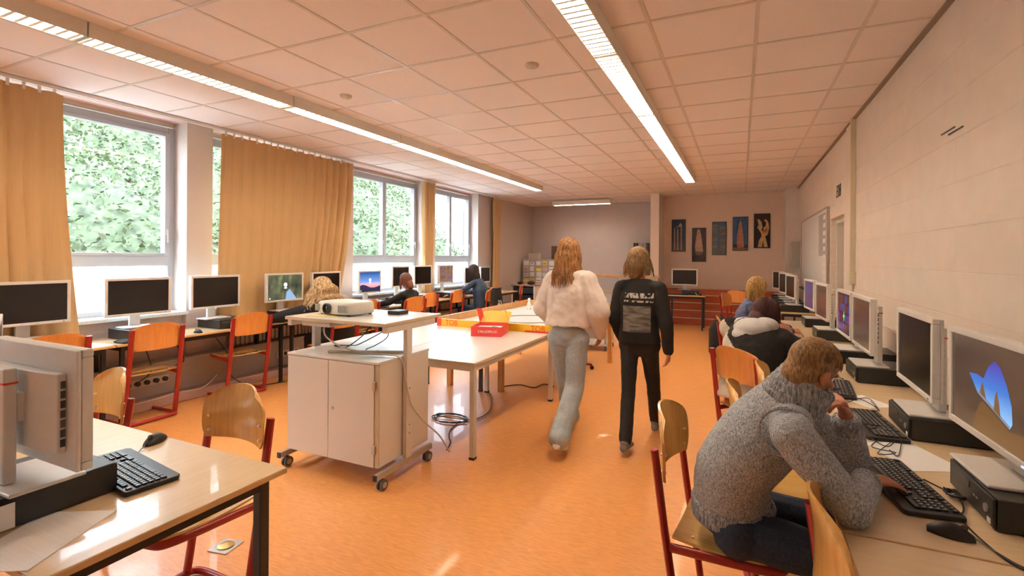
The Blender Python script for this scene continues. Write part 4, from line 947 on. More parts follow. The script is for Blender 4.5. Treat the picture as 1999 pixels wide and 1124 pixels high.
MB().box(0, 1.35, 0, .03, .35, 1.50).build('board', mat('pinboard_grey', (.50, .48, .47), .7), pb)
MB().box(.02, .06, .0, .04, 0, .35).box(1.29, 1.33, 0, .04, 0, .35).box(-.0, .08, -.2, .0, 0, .03).box(1.27, 1.35, -.2, .0, 0, .03).build('stand', m_alu, pb)
m = MB(); random.seed(9)
for i in range(7):
    for j in range(7):
        x = .03 + i * .19; z = .40 + j * .155; ww = random.uniform(.12, .18)
        m.box(x, x + ww, -.003, -.0005, z, z + random.uniform(.08, .14), mi=random.choice((0, 0, 0, 1, 2)))
        if random.random() < .5: m.box(x + .02, x + ww - .03, -.0045, -.003, z + .04, z + .055, mi=3)
m.build('notes', [m_paper, mat('yellow_note', (.85, .68, .15), .6), mat('pink_note', (.75, .60, .58), .6), m_darkgrey], pb)['kind'] = 'stuff'
tag(MB().box(-5.44, -5.14, 12.36, 12.55, 1.502, 1.66).build('carton', mat('cream_carton', (.62, .52, .46), .7), bevel=.004), 'cream carton standing on top of the pinboard', 'box')
tag(MB().box(-5.52, -5.09, 12.334, 12.60, .0, 1.5).build('metal_locker', mat('locker_grey', (.42, .40, .40), .5), bevel=.004), 'grey locker carrying the cream carton behind the pinboard', 'locker')
tag(MB().box(-5.05, -4.42, 13.15, 13.195, 1.50, 1.88).build('poster', mat('brown_poster', (.14, .09, .065), .6, var=(7, .6, 0))), 'dark brown poster on the grey rear wall behind the long haired student', 'poster')
cbt = empty('bookcase', (-2.66, 12.75, 0), 0, 'brown bookcase beside the partition wall behind the student in black', 'bookcase')
MB().box(0, .68, .0, .02, 0, .02).box(0, .02, 0, .42, 0, 1.62).box(.66, .68, 0, .42, 0, 1.62).box(.02, .66, .40, .42, 0, 1.62).box(.0, .68, 0, .42, 1.62, 1.65).box(.02, .66, 0, .40, 1.0, 1.02).box(.02, .66, 0, .40, .5, .52).build('body', mat('brown_wood', (.18, .10, .07), .5), cbt)
MB().box(.02, .66, -.018, 0, .02, .98).build('door', bpy.data.materials['brown_wood'], cbt)
random.seed(12)
for k in range(6):
    x = -2.60 + k * .066; tag(MB().box(x, x + .055, 12.80, 13.05, 1.651, 1.651 + .30).build('ring_binder', random.choice((m_darkgrey, m_blackplastic, mat('binder_grey_%d' % k, (.35, .32, .30), .5))), bevel=.003), 'dark ring binder standing on top of the bookcase, number %s from the left' % ('one', 'two', 'three', 'four', 'five', 'six')[k], 'binder', 'ring binders on the bookcase')
pl = empty('potted_plant', (-2.06, 12.95, 1.65), 0, 'dark small potted plant on the bookcase end by the partition wall', 'plant')
MB().lathe([(0, 0), (.05, 0), (.07, .12), (.06, .12), (0, .10)], 16).build('pot', m_darkgrey, pl, smooth=True)
m = MB()
for k in range(60):
    a = random.uniform(0, 6.28); e = random.uniform(.2, 1.4); L = random.uniform(.12, .24); d = Vector((math.cos(a) * math.cos(e), math.sin(a) * math.cos(e), math.sin(e)))
    q = Vector((-d.y, d.x, 0)).normalized() * .014; p = Vector((0, 0, .10)); m.add([p, p + d * L * .5 + q, p + d * L + Vector((0, 0, -.03)), p + d * L * .5 - q], [(0, 1, 2, 3)])
m.build('leaves', mat('dark_leaf', (.02, .05, .02), .6), pl, fix=False)
# rolling board trolley right of the student in white
rt_ = empty('rolling_cart', (-2.97, 7.85, 0), 0, 'white rolling cart with grey side panel behind the student in white', 'cart')
MB().box(0, .95, 0, .55, .72, .745).box(0, .95, 0, .55, .09, .12).build('shelf', m_cab, rt_, bevel=.003)
for x in (.02, .90):
    for y in (.02, .50):
        MB().box(x, x + .03, y, y + .03, .12, .72).build('post', m_alu, rt_)
        MB().cyl((x + .005, y + .015, .035), (x + .03, y + .015, .035), .035, n=16).cyl((x + .015, y + .015, .05), (x + .015, y + .015, .09), .01).build('castor', m_rubber, rt_, smooth=True)
MB().box(.05, .90, .02, .03, .20, .58).build('side_panel', mat('grey_panel', (.40, .37, .30), .5), rt_)
# ------------------------------------------------------------------ PEOPLE
V = Vector
def finish(name, mb, voxel, m, parent, it=3, mi_fn=None, fac=.5, disp=None):
    tmp = mb.build(name + '_tmp', m_white)
    rm = tmp.modifiers.new('r', 'REMESH'); rm.mode = 'VOXEL'; rm.voxel_size = voxel; rm.use_smooth_shade = True
    sm = tmp.modifiers.new('s', 'SMOOTH'); sm.factor = fac; sm.iterations = it
    if disp:
        tx = bpy.data.textures.new(name, 'CLOUDS'); tx.noise_scale = disp[1]
        dm = tmp.modifiers.new('d', 'DISPLACE'); dm.texture = tx; dm.strength = disp[0]; dm.mid_level = .5; dm.texture_coords = 'LOCAL'
    dg = bpy.context.evaluated_depsgraph_get(); me = bpy.data.meshes.new_from_object(tmp.evaluated_get(dg))
    old = tmp.data; bpy.data.objects.remove(tmp); bpy.data.meshes.remove(old)
    me.name = name; me.materials.clear()
    for q in (m if isinstance(m, (list, tuple)) else [m]): me.materials.append(q)
    me.polygons.foreach_set('use_smooth', [True] * len(me.polygons))
    if mi_fn: me.polygons.foreach_set('material_index', [mi_fn(V(p.center)) for p in me.polygons])
    if parent:
        me.transform(Matrix.Translation(-parent.location))
    o = bpy.data.objects.new(name, me); C.objects.link(o)
    if parent: o.parent = parent
    return o
def cap(mb, p0, r0, p1, r1):                    # tapered capsule
    p0, p1 = V(p0), V(p1); d = p1 - p0; L = d.length
    if L < 1e-6: return mb.ell(p0, (r0, r0, r0), nu=12, nv=8)
    d.normalize(); pts = []; rs = []
    for a in (80, 60, 40, 20): pts.append(p0 - d * r0 * math.sin(R(a))); rs.append(r0 * math.cos(R(a)))
    for k in range(4): pts.append(p0 + d * L * k / 3); rs.append(r0 + (r1 - r0) * k / 3)
    for a in (20, 40, 60, 80): pts.append(p1 + d * r1 * math.sin(R(a))); rs.append(r1 * math.cos(R(a)))
    return mb.tube(pts, rs, 12)
def limb(mb, pts, rs):
    for i in range(len(pts) - 1): cap(mb, pts[i], rs[i], pts[i + 1], rs[i + 1])
def torso(mb, path, right, widths, depths, n=18):   # loft along a spine path
    P = smoothpath(path, 5); k = len(P)
    def interp(a, t):
        x = t * (len(a) - 1); i = min(int(x), len(a) - 2); f = x - i; return a[i] * (1 - f) + a[i + 1] * f
    rs = [V(r) for r in right]; secs = []
    for i, p in enumerate(P):
        t = i / (k - 1); tan = (P[min(i + 1, k - 1)] - P[max(i - 1, 0)]).normalized()
        r_ = interp(rs, t); r_ = (r_ - tan * r_.dot(tan)).normalized(); f = tan.cross(r_).normalized()
        secs.append((p, r_ * interp(widths, t), f * interp(depths, t)))
    mb.loft(secs, n)
def frame(F, U):
    F = V(F).normalized(); Rr = F.cross(V(U)).normalized(); Up = Rr.cross(F).normalized(); return Rr, F, Up
def headmat(c, F, U, s=1):
    Rr, Fw, Up = frame(F, U); m = Matrix((Rr, Fw, Up)).transposed() * s; m = m.to_4x4(); m.translation = V(c); return m
def head(mb, Mh):
    mb.ell((0, -.008, .028), (.072, .092, .088), Mh); mb.ell((0, .018, -.035), (.056, .066, .066), Mh); mb.ell((0, .055, -.078), (.028, .026, .022), Mh)
    mb.ell((0, .078, .032), (.052, .016, .014), Mh); mb.ell((0, .092, -.008), (.011, .016, .020), Mh); mb.ell((0, .090, .008), (.008, .010, .022), Mh)
    mb.ell((0, .080, -.046), (.024, .012, .007), Mh); mb.ell((0, .078, -.056), (.020, .012, .007), Mh)
    for sx in (-1, 1):
        mb.ell((sx * .040, .066, -.012), (.020, .016, .016), Mh); mb.ell((sx * .074, -.010, -.002), (.010, .018, .030), Mh); mb.ell((sx * .080, -.016, .006), (.006, .015, .022), Mh)
def hand(mb, wr, d, n, side, curl=(25, 30, 20), spread=6, s=1, thumb=40):
    d = V(d).normalized(); n = V(n); n = (n - d * n.dot(d)).normalized(); l = n.cross(d) * side     # l points to the thumb side
    w_ = V(wr)
    secs = [(w_ + d * t * s, l * a * s, n * b * s) for t, a, b in ((0, .026, .018), (.02, .031, .018), (.05, .040, .016), (.078, .040, .0135), (.088, .034, .010))]
    mb.loft(secs, 14)
    for k, (off, ln, r) in enumerate(((.030, .072, .0092), (.010, .080, .0095), (-.011, .074, .009), (-.030, .058, .008))):
        p = w_ + (d * (.080 - .004 * abs(k - 1)) + l * off) * s; sp = R(spread) * (1.5 - k) * .8
        dd = (d * math.cos(sp) + l * math.sin(sp)).normalized(); ang = 0; pts = [p - dd * .012 * s]; rs = [r * s]
        for j, f in enumerate((.45, .32, .23)):
            ang += R(curl[j]); v = dd * math.cos(ang) - n * math.sin(ang); pts.append(pts[-1] + v * (ln * f + (.012 if j == 0 else 0)) * s); rs.append(r * (1 - .1 * (j + 1)) * s)
        limb(mb, pts, rs)
    p = w_ + (d * .022 + l * .026) * s; a = R(thumb); v = (d * math.cos(a) + l * math.sin(a) - n * .25).normalized(); v2 = (d * math.cos(a * .5) + l * math.sin(a * .5) - n * .35).normalized()
    limb(mb, [p, p + v * .038 * s, p + v * .038 * s + v2 * .032 * s, p + v * .038 * s + v2 * .054 * s], [.014 * s, .0115 * s, .010 * s, .008 * s])
def strands(mb, Mh, n, length, wave=.006, r=.0022, rad=(.079, .100, .096), c=(0, -.008, .030), spread=0, back=0, fringe=False, seed=1, front=.25, part=0, out=.0, fall=1.0):
    random.seed(seed); W = Mh.inverted().to_3x3() @ V((0, 0, -1)); W.normalize()
    for i in range(n):
        ph = random.uniform(0, 2 * PI)
        th0 = random.uniform(.05, .9)
        if not fringe and abs(((ph - PI / 2 + PI) % (2 * PI)) - PI) < R(52) and length > .08: ph += PI
        Ln = length * random.uniform(.82, 1.08); pts = []; th = th0; step = .016; tot = 0; w0 = random.uniform(0, 6); rr = random.uniform(.99, 1.05)
        lim = PI / 2 + (.15 if math.sin(ph) < 0 else -.05)
        p = None
        while tot < Ln and len(pts) < 40:
            if th < lim and length > .08 or length <= .08:
                q = V((c[0] + rad[0] * rr * math.sin(th) * math.cos(ph + part), c[1] + rad[1] * rr * math.sin(th) * math.sin(ph + part), c[2] + rad[2] * rr * math.cos(th)))
                th += step / rad[2]; vel = (q - p) if p is not None else V((0, 0, 0))
            else:
                dirv = (vel.normalized() * .35 + W * fall).normalized() if p is not None else W
                vel = dirv; k = tot / max(Ln, .01)
                q = p + dirv * step + V((math.sin(w0 + tot * 45), math.cos(w0 * 2 + tot * 38), 0)) * wave + V((0, -1, 0)) * back * step + V((math.cos(ph), math.sin(ph), 0)) * out * step
            pts.append(q); p = q; tot += step
        if len(pts) > 2:
            rs = [r * (1.15 - .8 * j / len(pts)) for j in range(len(pts))]
            mb.tube(pts, rs, 5, M=Mh)
SK = mat('skin', S(200, 135, 105), .5, var=(30, .08, .05)); SK.node_tree.nodes['Principled BSDF'].inputs['Subsurface Weight'].default_value = .08
SK.node_tree.nodes['Principled BSDF'].inputs['Subsurface Radius'].default_value = (.02, .008, .004)
def hairmat(name, c0, c1, sc=(120, 120, 14)): return stretched(name, c0, c1, sc, .55, 0, .3, 3, .4, .3, .002)
m_eye = mat('eye_white', (.8, .78, .75), .2, var=False); m_iris = mat('iris', (.05, .03, .02), .2, var=False); m_lip = mat('lips', S(180, 95, 85), .5, var=False)
def build_person(name, label, J, K):
    s = J.get('s', 1); t = empty(name, (J['pelvis'][0], J['pelvis'][1], 0), 0, label, 'person')
    vx = J.get('vx', .007); Mh = headmat(J['head'], J['hF'], J['hU'], J.get('hs', s))
    nb, ch, ws, pv = V(J['neck']), V(J['chest']), V(J['waist']), V(J['pelvis'])
    rS = (V(J['shR']) - V(J['shL'])).normalized(); rH = (V(J['hipR']) - V(J['hipL'])).normalized()
    # body: one continuous surface
    b = MB(); head(b, Mh); hc = Mh @ V((0, -.02, -.06)); cap(b, hc, .050 * s, nb, .056 * s)
    torso(b, [pv - V((0, 0, .03)), ws, ch, nb], [rH, rH, rS, rS], [.13 * s, .11 * s, .13 * s, .06 * s], [.085 * s, .08 * s, .09 * s, .05 * s])
    for q in ('L', 'R'):
        limb(b, [nb - V((0, 0, .03)), J['sh' + q], J['el' + q], J['wr' + q]], [.05 * s, .043 * s, .036 * s, .025 * s])
        limb(b, [J['hip' + q], J['kn' + q], J['an' + q]], [.075 * s, .052 * s, .036 * s])
        h = J['hd' + q]; hand(b, J['wr' + q], h[0], h[1], h[2], *(h[3:] if len(h) > 3 else ()), s=.95 * s)
        an = V(J['an' + q]); toe = V(J['toe' + q]); cap(b, an, .036 * s, an + toe * .13 * s + V((0, 0, -.04 * s)), .026 * s)
    finish('body', b, vx * .8, K.get('skin', SK), t, 2)
    e = MB(); ir = MB()
    for sx in (-1, 1): e.ell((sx * .031, .071, .010), (.0115, .0115, .0115), Mh); ir.ell((sx * .031, .0785, .010), (.0052, .0052, .0052), Mh)
    loc = Matrix.Translation(-t.location)
    for bb, nm, mm in ((e, 'eyes', m_eye), (ir, 'irises', m_iris)):
        bb.v = [tuple(loc @ V(p)) for p in bb.v]; bb.build(nm, mm, t, smooth=True)
    lp_ = MB().ell((0, .089, -.050), (.021, .006, .006), Mh); lp_.v = [tuple(loc @ V(p)) for p in lp_.v]; lp_.build('mouth', m_lip, t, smooth=True)
    # top
    c = MB(); g = K.get('fat', 0); tw = K.get('tw', [.165, .148, .165, .085]); td = K.get('td', [.125, .118, .125, .07])
    hem = pv + V(K.get('hem', (0, 0, .0)))
    torso(c, [hem, ws, ch, nb + (nb - ch).normalized() * .01], [rH, rH, rS, rS], [(x + g) * s for x in tw], [(x + g) * s for x in td], 24)
    for q in ('L', 'R'):
        r0, r1, r2 = K.get('sl', (.064, .055, .042)); wr = V(J['wr' + q]); el = V(J['el' + q]); wp = wr - (wr - el).normalized() * K.get('cuffin', .015)
        limb(c, [nb - V((0, 0, .035)) + (V(J['sh' + q]) - nb) * .25, J['sh' + q], el, wp], [.07 * s, r0 * s, r1 * s, r2 * s])
    if K.get('hoodbag'):
        hb = K['hoodbag']; c.ell(nb + V(hb[0]), hb[1])
    finish(K.get('topname', 'sweater'), c, vx, K['top'], t, K.get('it', 4), K.get('topfn'), disp=K.get('disp'))
    # trousers
    p = MB(); r0, r1, r2 = K.get('leg', (.088, .068, .055))
    p.ell(pv, (.155 * s, .125 * s, .11 * s), Matrix.Identity(4)); cap(p, J['hipL'], .10 * s, J['hipR'], .10 * s)
    for q in ('L', 'R'): limb(p, [J['hip' + q], J['kn' + q], V(J['an' + q]) + V((0, 0, .02))], [r0 * s, r1 * s, r2 * s])
    finish(K.get('legname', 'trousers'), p, vx, K['pants'], t, 4, disp=K.get('pdisp', (.012, .09)))
    for q in ('L', 'R'):
        an = V(J['an' + q]); toe = V(J['toe' + q]).normalized(); f = J.get('shz' + q, V((0, 0, -1))); f = V(f); side = toe.cross(f).normalized(); z0 = an + f * .055 * s
        sh = MB(); secs = []
        for u, ww, hh in ((-.075, .022, .018), (-.06, .034, .030), (-.01, .037, .036), (.05, .040, .028), (.11, .044, .022), (.15, .036, .017), (.172, .018, .012)): secs.append((z0 + toe * u * s - f * (hh - .012) * s, side * ww * s, f * hh * s))
        sh.loft(secs, 16); cap(sh, an + toe * -.02, .042 * s, z0 - f * .03 + toe * .0, .036 * s)
        finish('shoe', sh, .006, K.get('shoe', m_paper), t, 2)
    return t, Mh
def add_part(t, mb, name, m, voxel=None, it=3, **k):
    if voxel: return finish(name, mb, voxel, m, t, it, **k)
    mb.v = [tuple(V(p) - t.location) for p in mb.v]; return mb.build(name, m, t, smooth=True)
def hair(t, Mh, m, n, length, capr=(.079, .099, .094), capc=(0, -.014, .034), extra=None, s=1, **k):
    hb = MB(); hb.ell(capc, capr, Mh, nu=24, nv=16)
    # open the face: keep the cap above the brow
    if extra: extra(hb)
    o = finish('hair', hb, .006, m, t, 2)
    st = MB(); strands(st, Mh, n, length, **k); add_part(t, st, 'hair_strands', m)['kind'] = 'stuff'
# --- materials for clothes
def knit(name, c0, c1):
    m = stretched(name, c0, c1, (210, 210, 110), .95, 0, .5, 2, .1, .6, .005); return m
m_knit = knit('grey_melange_knit', S(124, 132, 146), S(212, 216, 222))
m_rib = stretched('ribbed_knit', S(114, 119, 130), S(194, 196, 198), (150, 150, 20), .95, 0, 1.0, 1, .1, .2, .01)
m_jeans = stretched('dark_blue_jeans', (.012, .022, .045), (.035, .06, .11), (220, 220, 40), .8, 0, .2, 3)
m_ljeans = stretched('pale_blue_jeans', S(158, 172, 182), S(196, 206, 212), (220, 220, 60), .85, 0, .2, 3)
m_blackcl = mat('black_cotton', (.014, .013, .013), .9, var=(60, .3, .15))
m_blackpant = mat('black_trousers', (.018, .016, .016), .85, var=(60, .3, .1))
m_cream = mat('cream_padded_nylon', (.66, .57, .46), .55, var=(14, .05, .35)); m_cream.node_tree.nodes['Principled BSDF'].inputs['Sheen Weight'].default_value = .2
m_hood = mat('pale_grey_hood', (.58, .56, .56), .85, var=(9, .10, .5))
m_blouse = mat('off_white_blouse', (.84, .74, .69), .75, var=(9, .05, .3))
m_navy = mat('blue_jacket', (.02, .045, .09), .7, var=(20, .4, .1))

# ---- boy in the grey pullover
J = dict(s=1, hs=.90, vx=.0055, head=(.225, 1.935, 1.18), hF=(.64, .64, -.44), hU=(.42, .1, 1), neck=(.165, 1.955, 1.075), chest=(.085, 2.0, .93), waist=(-.02, 2.06, .74), pelvis=(-.015, 2.09, .565),
         shR=(.155, 1.775, 1.00), shL=(.19, 2.135, 1.00), elR=(.315, 1.765, .80), elL=(.40, 2.19, .805), wrR=(.405, 2.01, .805), wrL=(.355, 2.10, 1.0),
         hdR=((.84, .45, -.06), (0, 0, 1), 1, (14, 16, 12), 7), hdL=((-.30, -.42, .75), (.8, .3, .4), 1, (50, 55, 40), 4),
         hipR=(.0, 1.99, .54), hipL=(.0, 2.18, .54), knR=(.44, 1.95, .52), knL=(.44, 2.24, .52), anR=(.40, 1.96, .09), anL=(.42, 2.26, .09), toeR=(1, 0, 0), toeL=(1, .1, 0))
K = dict(top=[m_knit], pants=m_jeans, topname='pullover', legname='jeans', fat=.012, sl=(.068, .058, .046), tw=[.150, .155, .168, .088], td=[.128, .128, .128, .075], hem=(-.01, 0, .03), cuffin=.045, disp=(.010, .07), shoe=m_darkgrey, vx=.006)
boy, Mh = build_person('person', 'person in a grey knitted pullover hunched at the right hand desk, hand on the keyboard', J, K)
m_bh = hairmat('dark_blond_hair', S(104, 74, 46), S(176, 138, 92), (150, 150, 45))
hair(boy, Mh, m_bh, 900, .055, capr=(.080, .100, .090), capc=(0, -.016, .040), wave=.003, r=.0019, rad=(.083, .103, .096), seed=3, extra=lambda hb: hb.ell((0, -.050, -.025), (.068, .055, .075), Mh))
c = MB(); Nn = V(J['neck'])
for k in range(5): c.tube([Nn + V((.0 + .012 * k, -.0 - .004 * k, -.012 + .019 * k)) + (V((0, 1, 0)) * math.cos(a) * (.094 - .004 * k) + V((.80, 0, -.50)) * math.sin(a) * (.098 - .003 * k)) for a in [2 * PI * j / 28 for j in range(28)]], .017, 8, closed=True)
add_part(boy, c, 'collar', m_rib, .005, 2)
c = MB(); pv = V(J['pelvis'])
for k in range(3): c.tube([pv + V((-.01, 0, -.005 + .022 * k)) + V((math.cos(a) * (.142), math.sin(a) * .162, 0)) for a in [2 * PI * j / 32 for j in range(32)]], .016, 8, closed=True)
add_part(boy, c, 'hem', m_rib, .0055, 2)
for q in ('R', 'L'):
    c = MB(); wr, el = V(J['wr' + q]), V(J['el' + q]); d = (wr - el).normalized(); u = d.orthogonal().normalized(); v = d.cross(u)
    for k in range(3): c.tube([wr - d * (.028 + .02 * k) + (u * math.cos(a) + v * math.sin(a)) * .037 for a in [2 * PI * j / 18 for j in range(18)]], .012, 8, closed=True)
    add_part(boy, c, 'cuff', m_rib, .005, 2)
c = MB(); sh = V(J['shR']) + V((-.015, .035, -.005)); d = (V((0.03, 1, .10))).normalized(); u = d.orthogonal().normalized(); v = d.cross(u)
c.tube([sh + (u * math.cos(a) + v * math.sin(a)) * .082 for a in [2 * PI * j / 26 for j in range(26)]], .007, 6, closed=True); add_part(boy, c, 'sleeve_seam', m_knit)
c = MB().lathe([(0, 0), (.014, 0), (.014, .005), (0, .006)], 14, Matrix.Translation(Nn + V((.085, -.055, -.012))) @ Matrix.Rotation(R(80), 4, 'X')); add_part(boy, c, 'button', m_darkgrey)
# ---- student in the padded jacket
def jacketfn(p):
    s_ = (p.x - .10) * .85 - (p.y - 4.10) * .5; f_ = (p.x - .10) * .74 + (p.y - 4.10) * .67
    return 1 if p.z > .865 - .80 * s_ + .35 * max(0, f_ - .15) and p.z > .68 else 0
J = dict(s=.97, vx=.010, head=(.18, 4.31, 1.115), hF=(.72, .52, -.50), hU=(.35, .3, 1), neck=(.12, 4.20, 1.03), chest=(.09, 4.11, .90), waist=(.07, 4.02, .72), pelvis=(.06, 3.98, .56),
         shR=(.285, 4.10, .95), shL=(-.06, 4.27, .99), elR=(.45, 4.10, .80), elL=(.22, 4.56, .80), wrR=(.36, 4.26, .97), wrL=(.42, 4.60, .80),
         hdR=((-.35, .1, .85), (.7, -.4, .3), 1, (30, 40, 30), 5), hdL=((.9, -.3, 0), (0, 0, 1), -1),
         hipR=(.12, 3.90, .54), hipL=(0, 4.06, .54), knR=(.42, 4.20, .52), knL=(.28, 4.38, .52), anR=(.44, 4.24, .09), anL=(.32, 4.42, .09), toeR=(.74, .67, 0), toeL=(.74, .67, 0))
K = dict(top=[m_cream, m_blackcl], topfn=jacketfn, topname='padded_jacket', pants=m_blackpant, fat=.055, sl=(.105, .095, .075), tw=[.17, .175, .185, .10], td=[.15, .15, .14, .09], disp=(.030, .10), hem=(-.02, -.02, -.06), cuffin=.10)
jk, Mh = build_person('person', 'person with dark red hair in a cream and black padded jacket, head on hand', J, K)
m_dred = hairmat('dark_red_hair', S(34, 14, 16), S(84, 36, 36))
hair(jk, Mh, m_dred, 800, .20, capr=(.092, .112, .108), capc=(0, -.016, .030), seed=5, wave=.003, r=.004, rad=(.093, .113, .108), extra=lambda hb: hb.ell((0, -.045, -.055), (.085, .075, .10), Mh))
c = MB(); n_ = V(J['neck'])
c.ell(n_ + V((-.03, -.11, .0)), (.145, .14, .085)); c.ell(n_ + V((-.06, -.15, -.05)), (.13, .10, .075)); c.ell(n_ + V((.05, -.10, .03)), (.10, .10, .06)); c.tube([n_ + V((-.01, -.01, .015)) + V((math.cos(a) * .125, math.sin(a) * .13, .018 * math.sin(a - .8))) for a in [2 * PI * j / 24 for j in range(24)]], .034, 8, closed=True)
add_part(jk, c, 'hood', m_hood, .009, 4)
# ---- far blond student on the right
J = dict(s=.95, vx=.010, head=(.17, 5.92, 1.235), hF=(.98, .05, -.2), hU=(.2, 0, 1), neck=(.11, 5.92, 1.09), chest=(.07, 5.9, .95), waist=(.02, 5.86, .76), pelvis=(.0, 5.82, .56),
         shR=(.10, 5.76, 1.03), shL=(.12, 6.08, 1.03), elR=(.30, 5.70, .82), elL=(.32, 6.12, .82), wrR=(.50, 5.78, .80), wrL=(.50, 6.04, .80), hdR=((1, .1, -.1), (0, 0, 1), 1), hdL=((1, -.1, -.1), (0, 0, 1), -1),
         hipR=(.0, 5.74, .54), hipL=(0, 5.92, .54), knR=(.40, 5.74, .52), knL=(.40, 5.94, .52), anR=(.36, 5.74, .09), anL=(.38, 5.94, .09), toeR=(1, 0, 0), toeL=(1, 0, 0))
K = dict(top=[mat('pink_blue_shirt', (.08, .09, .18), .8, var=(16, .6, .1))], pants=m_blackpant)
fb, Mh = build_person('person', 'person with long blond hair facing the screens, beyond the padded jacket student', J, K)
m_bl = hairmat('blond_hair', S(110, 80, 40), S(205, 165, 100)); hair(fb, Mh, m_bl, 420, .30, seed=8, wave=.002, r=.004, capr=(.088, .108, .102), rad=(.09, .11, .104), extra=lambda hb: hb.ell((0, -.05, -.06), (.075, .06, .11), Mh))
bp_ = empty('backpack', (-.20, 5.70, .50), R(10), 'black backpack hanging behind the far blond student', 'backpack')
MB().loft([((0, 0, 0), (.10, 0, 0), (0, .15, 0)), ((0, 0, .04), (.12, 0, 0), (0, .17, 0)), ((-.01, 0, .28), (.11, 0, 0), (0, .16, 0)), ((0, 0, .40), (.06, 0, 0), (0, .11, 0))], 20).build('bag', m_blackcl, bp_, smooth=True)
MB().tube(smoothpath([(.02, -.03, .38), (.0, 0, .45), (.02, .03, .38)]), .008, 6).build('handle', m_blackplastic, bp_, smooth=True)
# ---- walking student in white
J = dict(s=.99, vx=.009, head=(-1.36, 3.96, 1.60), hF=(-.05, 1, -.08), hU=(0, .06, 1), neck=(-1.335, 3.93, 1.435), chest=(-1.33, 3.92, 1.28), waist=(-1.335, 3.90, 1.08), pelvis=(-1.335, 3.89, .93),
         shL=(-1.50, 3.95, 1.37), shR=(-1.17, 3.90, 1.37), elL=(-1.60, 3.98, 1.12), elR=(-1.06, 3.86, 1.12), wrL=(-1.53, 4.12, .95), wrR=(-1.08, 3.96, .92), hdL=((.1, .5, -.8), (-1, .2, 0), 1), hdR=((-.1, .3, -.9), (1, 0, 0), -1),
         hipL=(-1.42, 3.89, .88), hipR=(-1.25, 3.89, .88), knL=(-1.40, 4.02, .47), knR=(-1.27, 3.86, .47), anL=(-1.42, 4.22, .10), anR=(-1.29, 3.56, .13), toeL=(0, 1, 0), toeR=(.0, .93, -.36), shzR=(0, -.36, -.93))
K = dict(top=[m_blouse], pants=m_ljeans, topname='blouse', legname='jeans', fat=.035, tw=[.175, .165, .16, .085], td=[.135, .125, .125, .07], sl=(.085, .095, .055), disp=(.03, .10), hem=(0, 0, .05), leg=(.095, .082, .085), shoe=m_paper, pdisp=(.02, .1))
g1, Mh = build_person('person', 'person with long auburn hair in a white blouse and pale jeans, walking away', J, K)
m_aub = hairmat('auburn_hair', S(100, 62, 30), S(192, 138, 80), (60, 60, 10))
hair(g1, Mh, m_aub, 600, .40, seed=14, wave=.004, r=.005, back=.15, out=.12, capr=(.088, .108, .102), rad=(.09, .11, .104), extra=lambda hb: hb.loft([(Mh @ V((0, -.075, .02)), V((.070, 0, 0)), V((0, .04, 0))), (Mh @ V((.01, -.10, -.10)), V((.085, 0, 0)), V((0, .045, 0))), (Mh @ V((.02, -.10, -.22)), V((.085, 0, 0)), V((0, .035, 0))), (Mh @ V((.0, -.10, -.30)), V((.06, 0, 0)), V((0, .02, 0)))], 16))
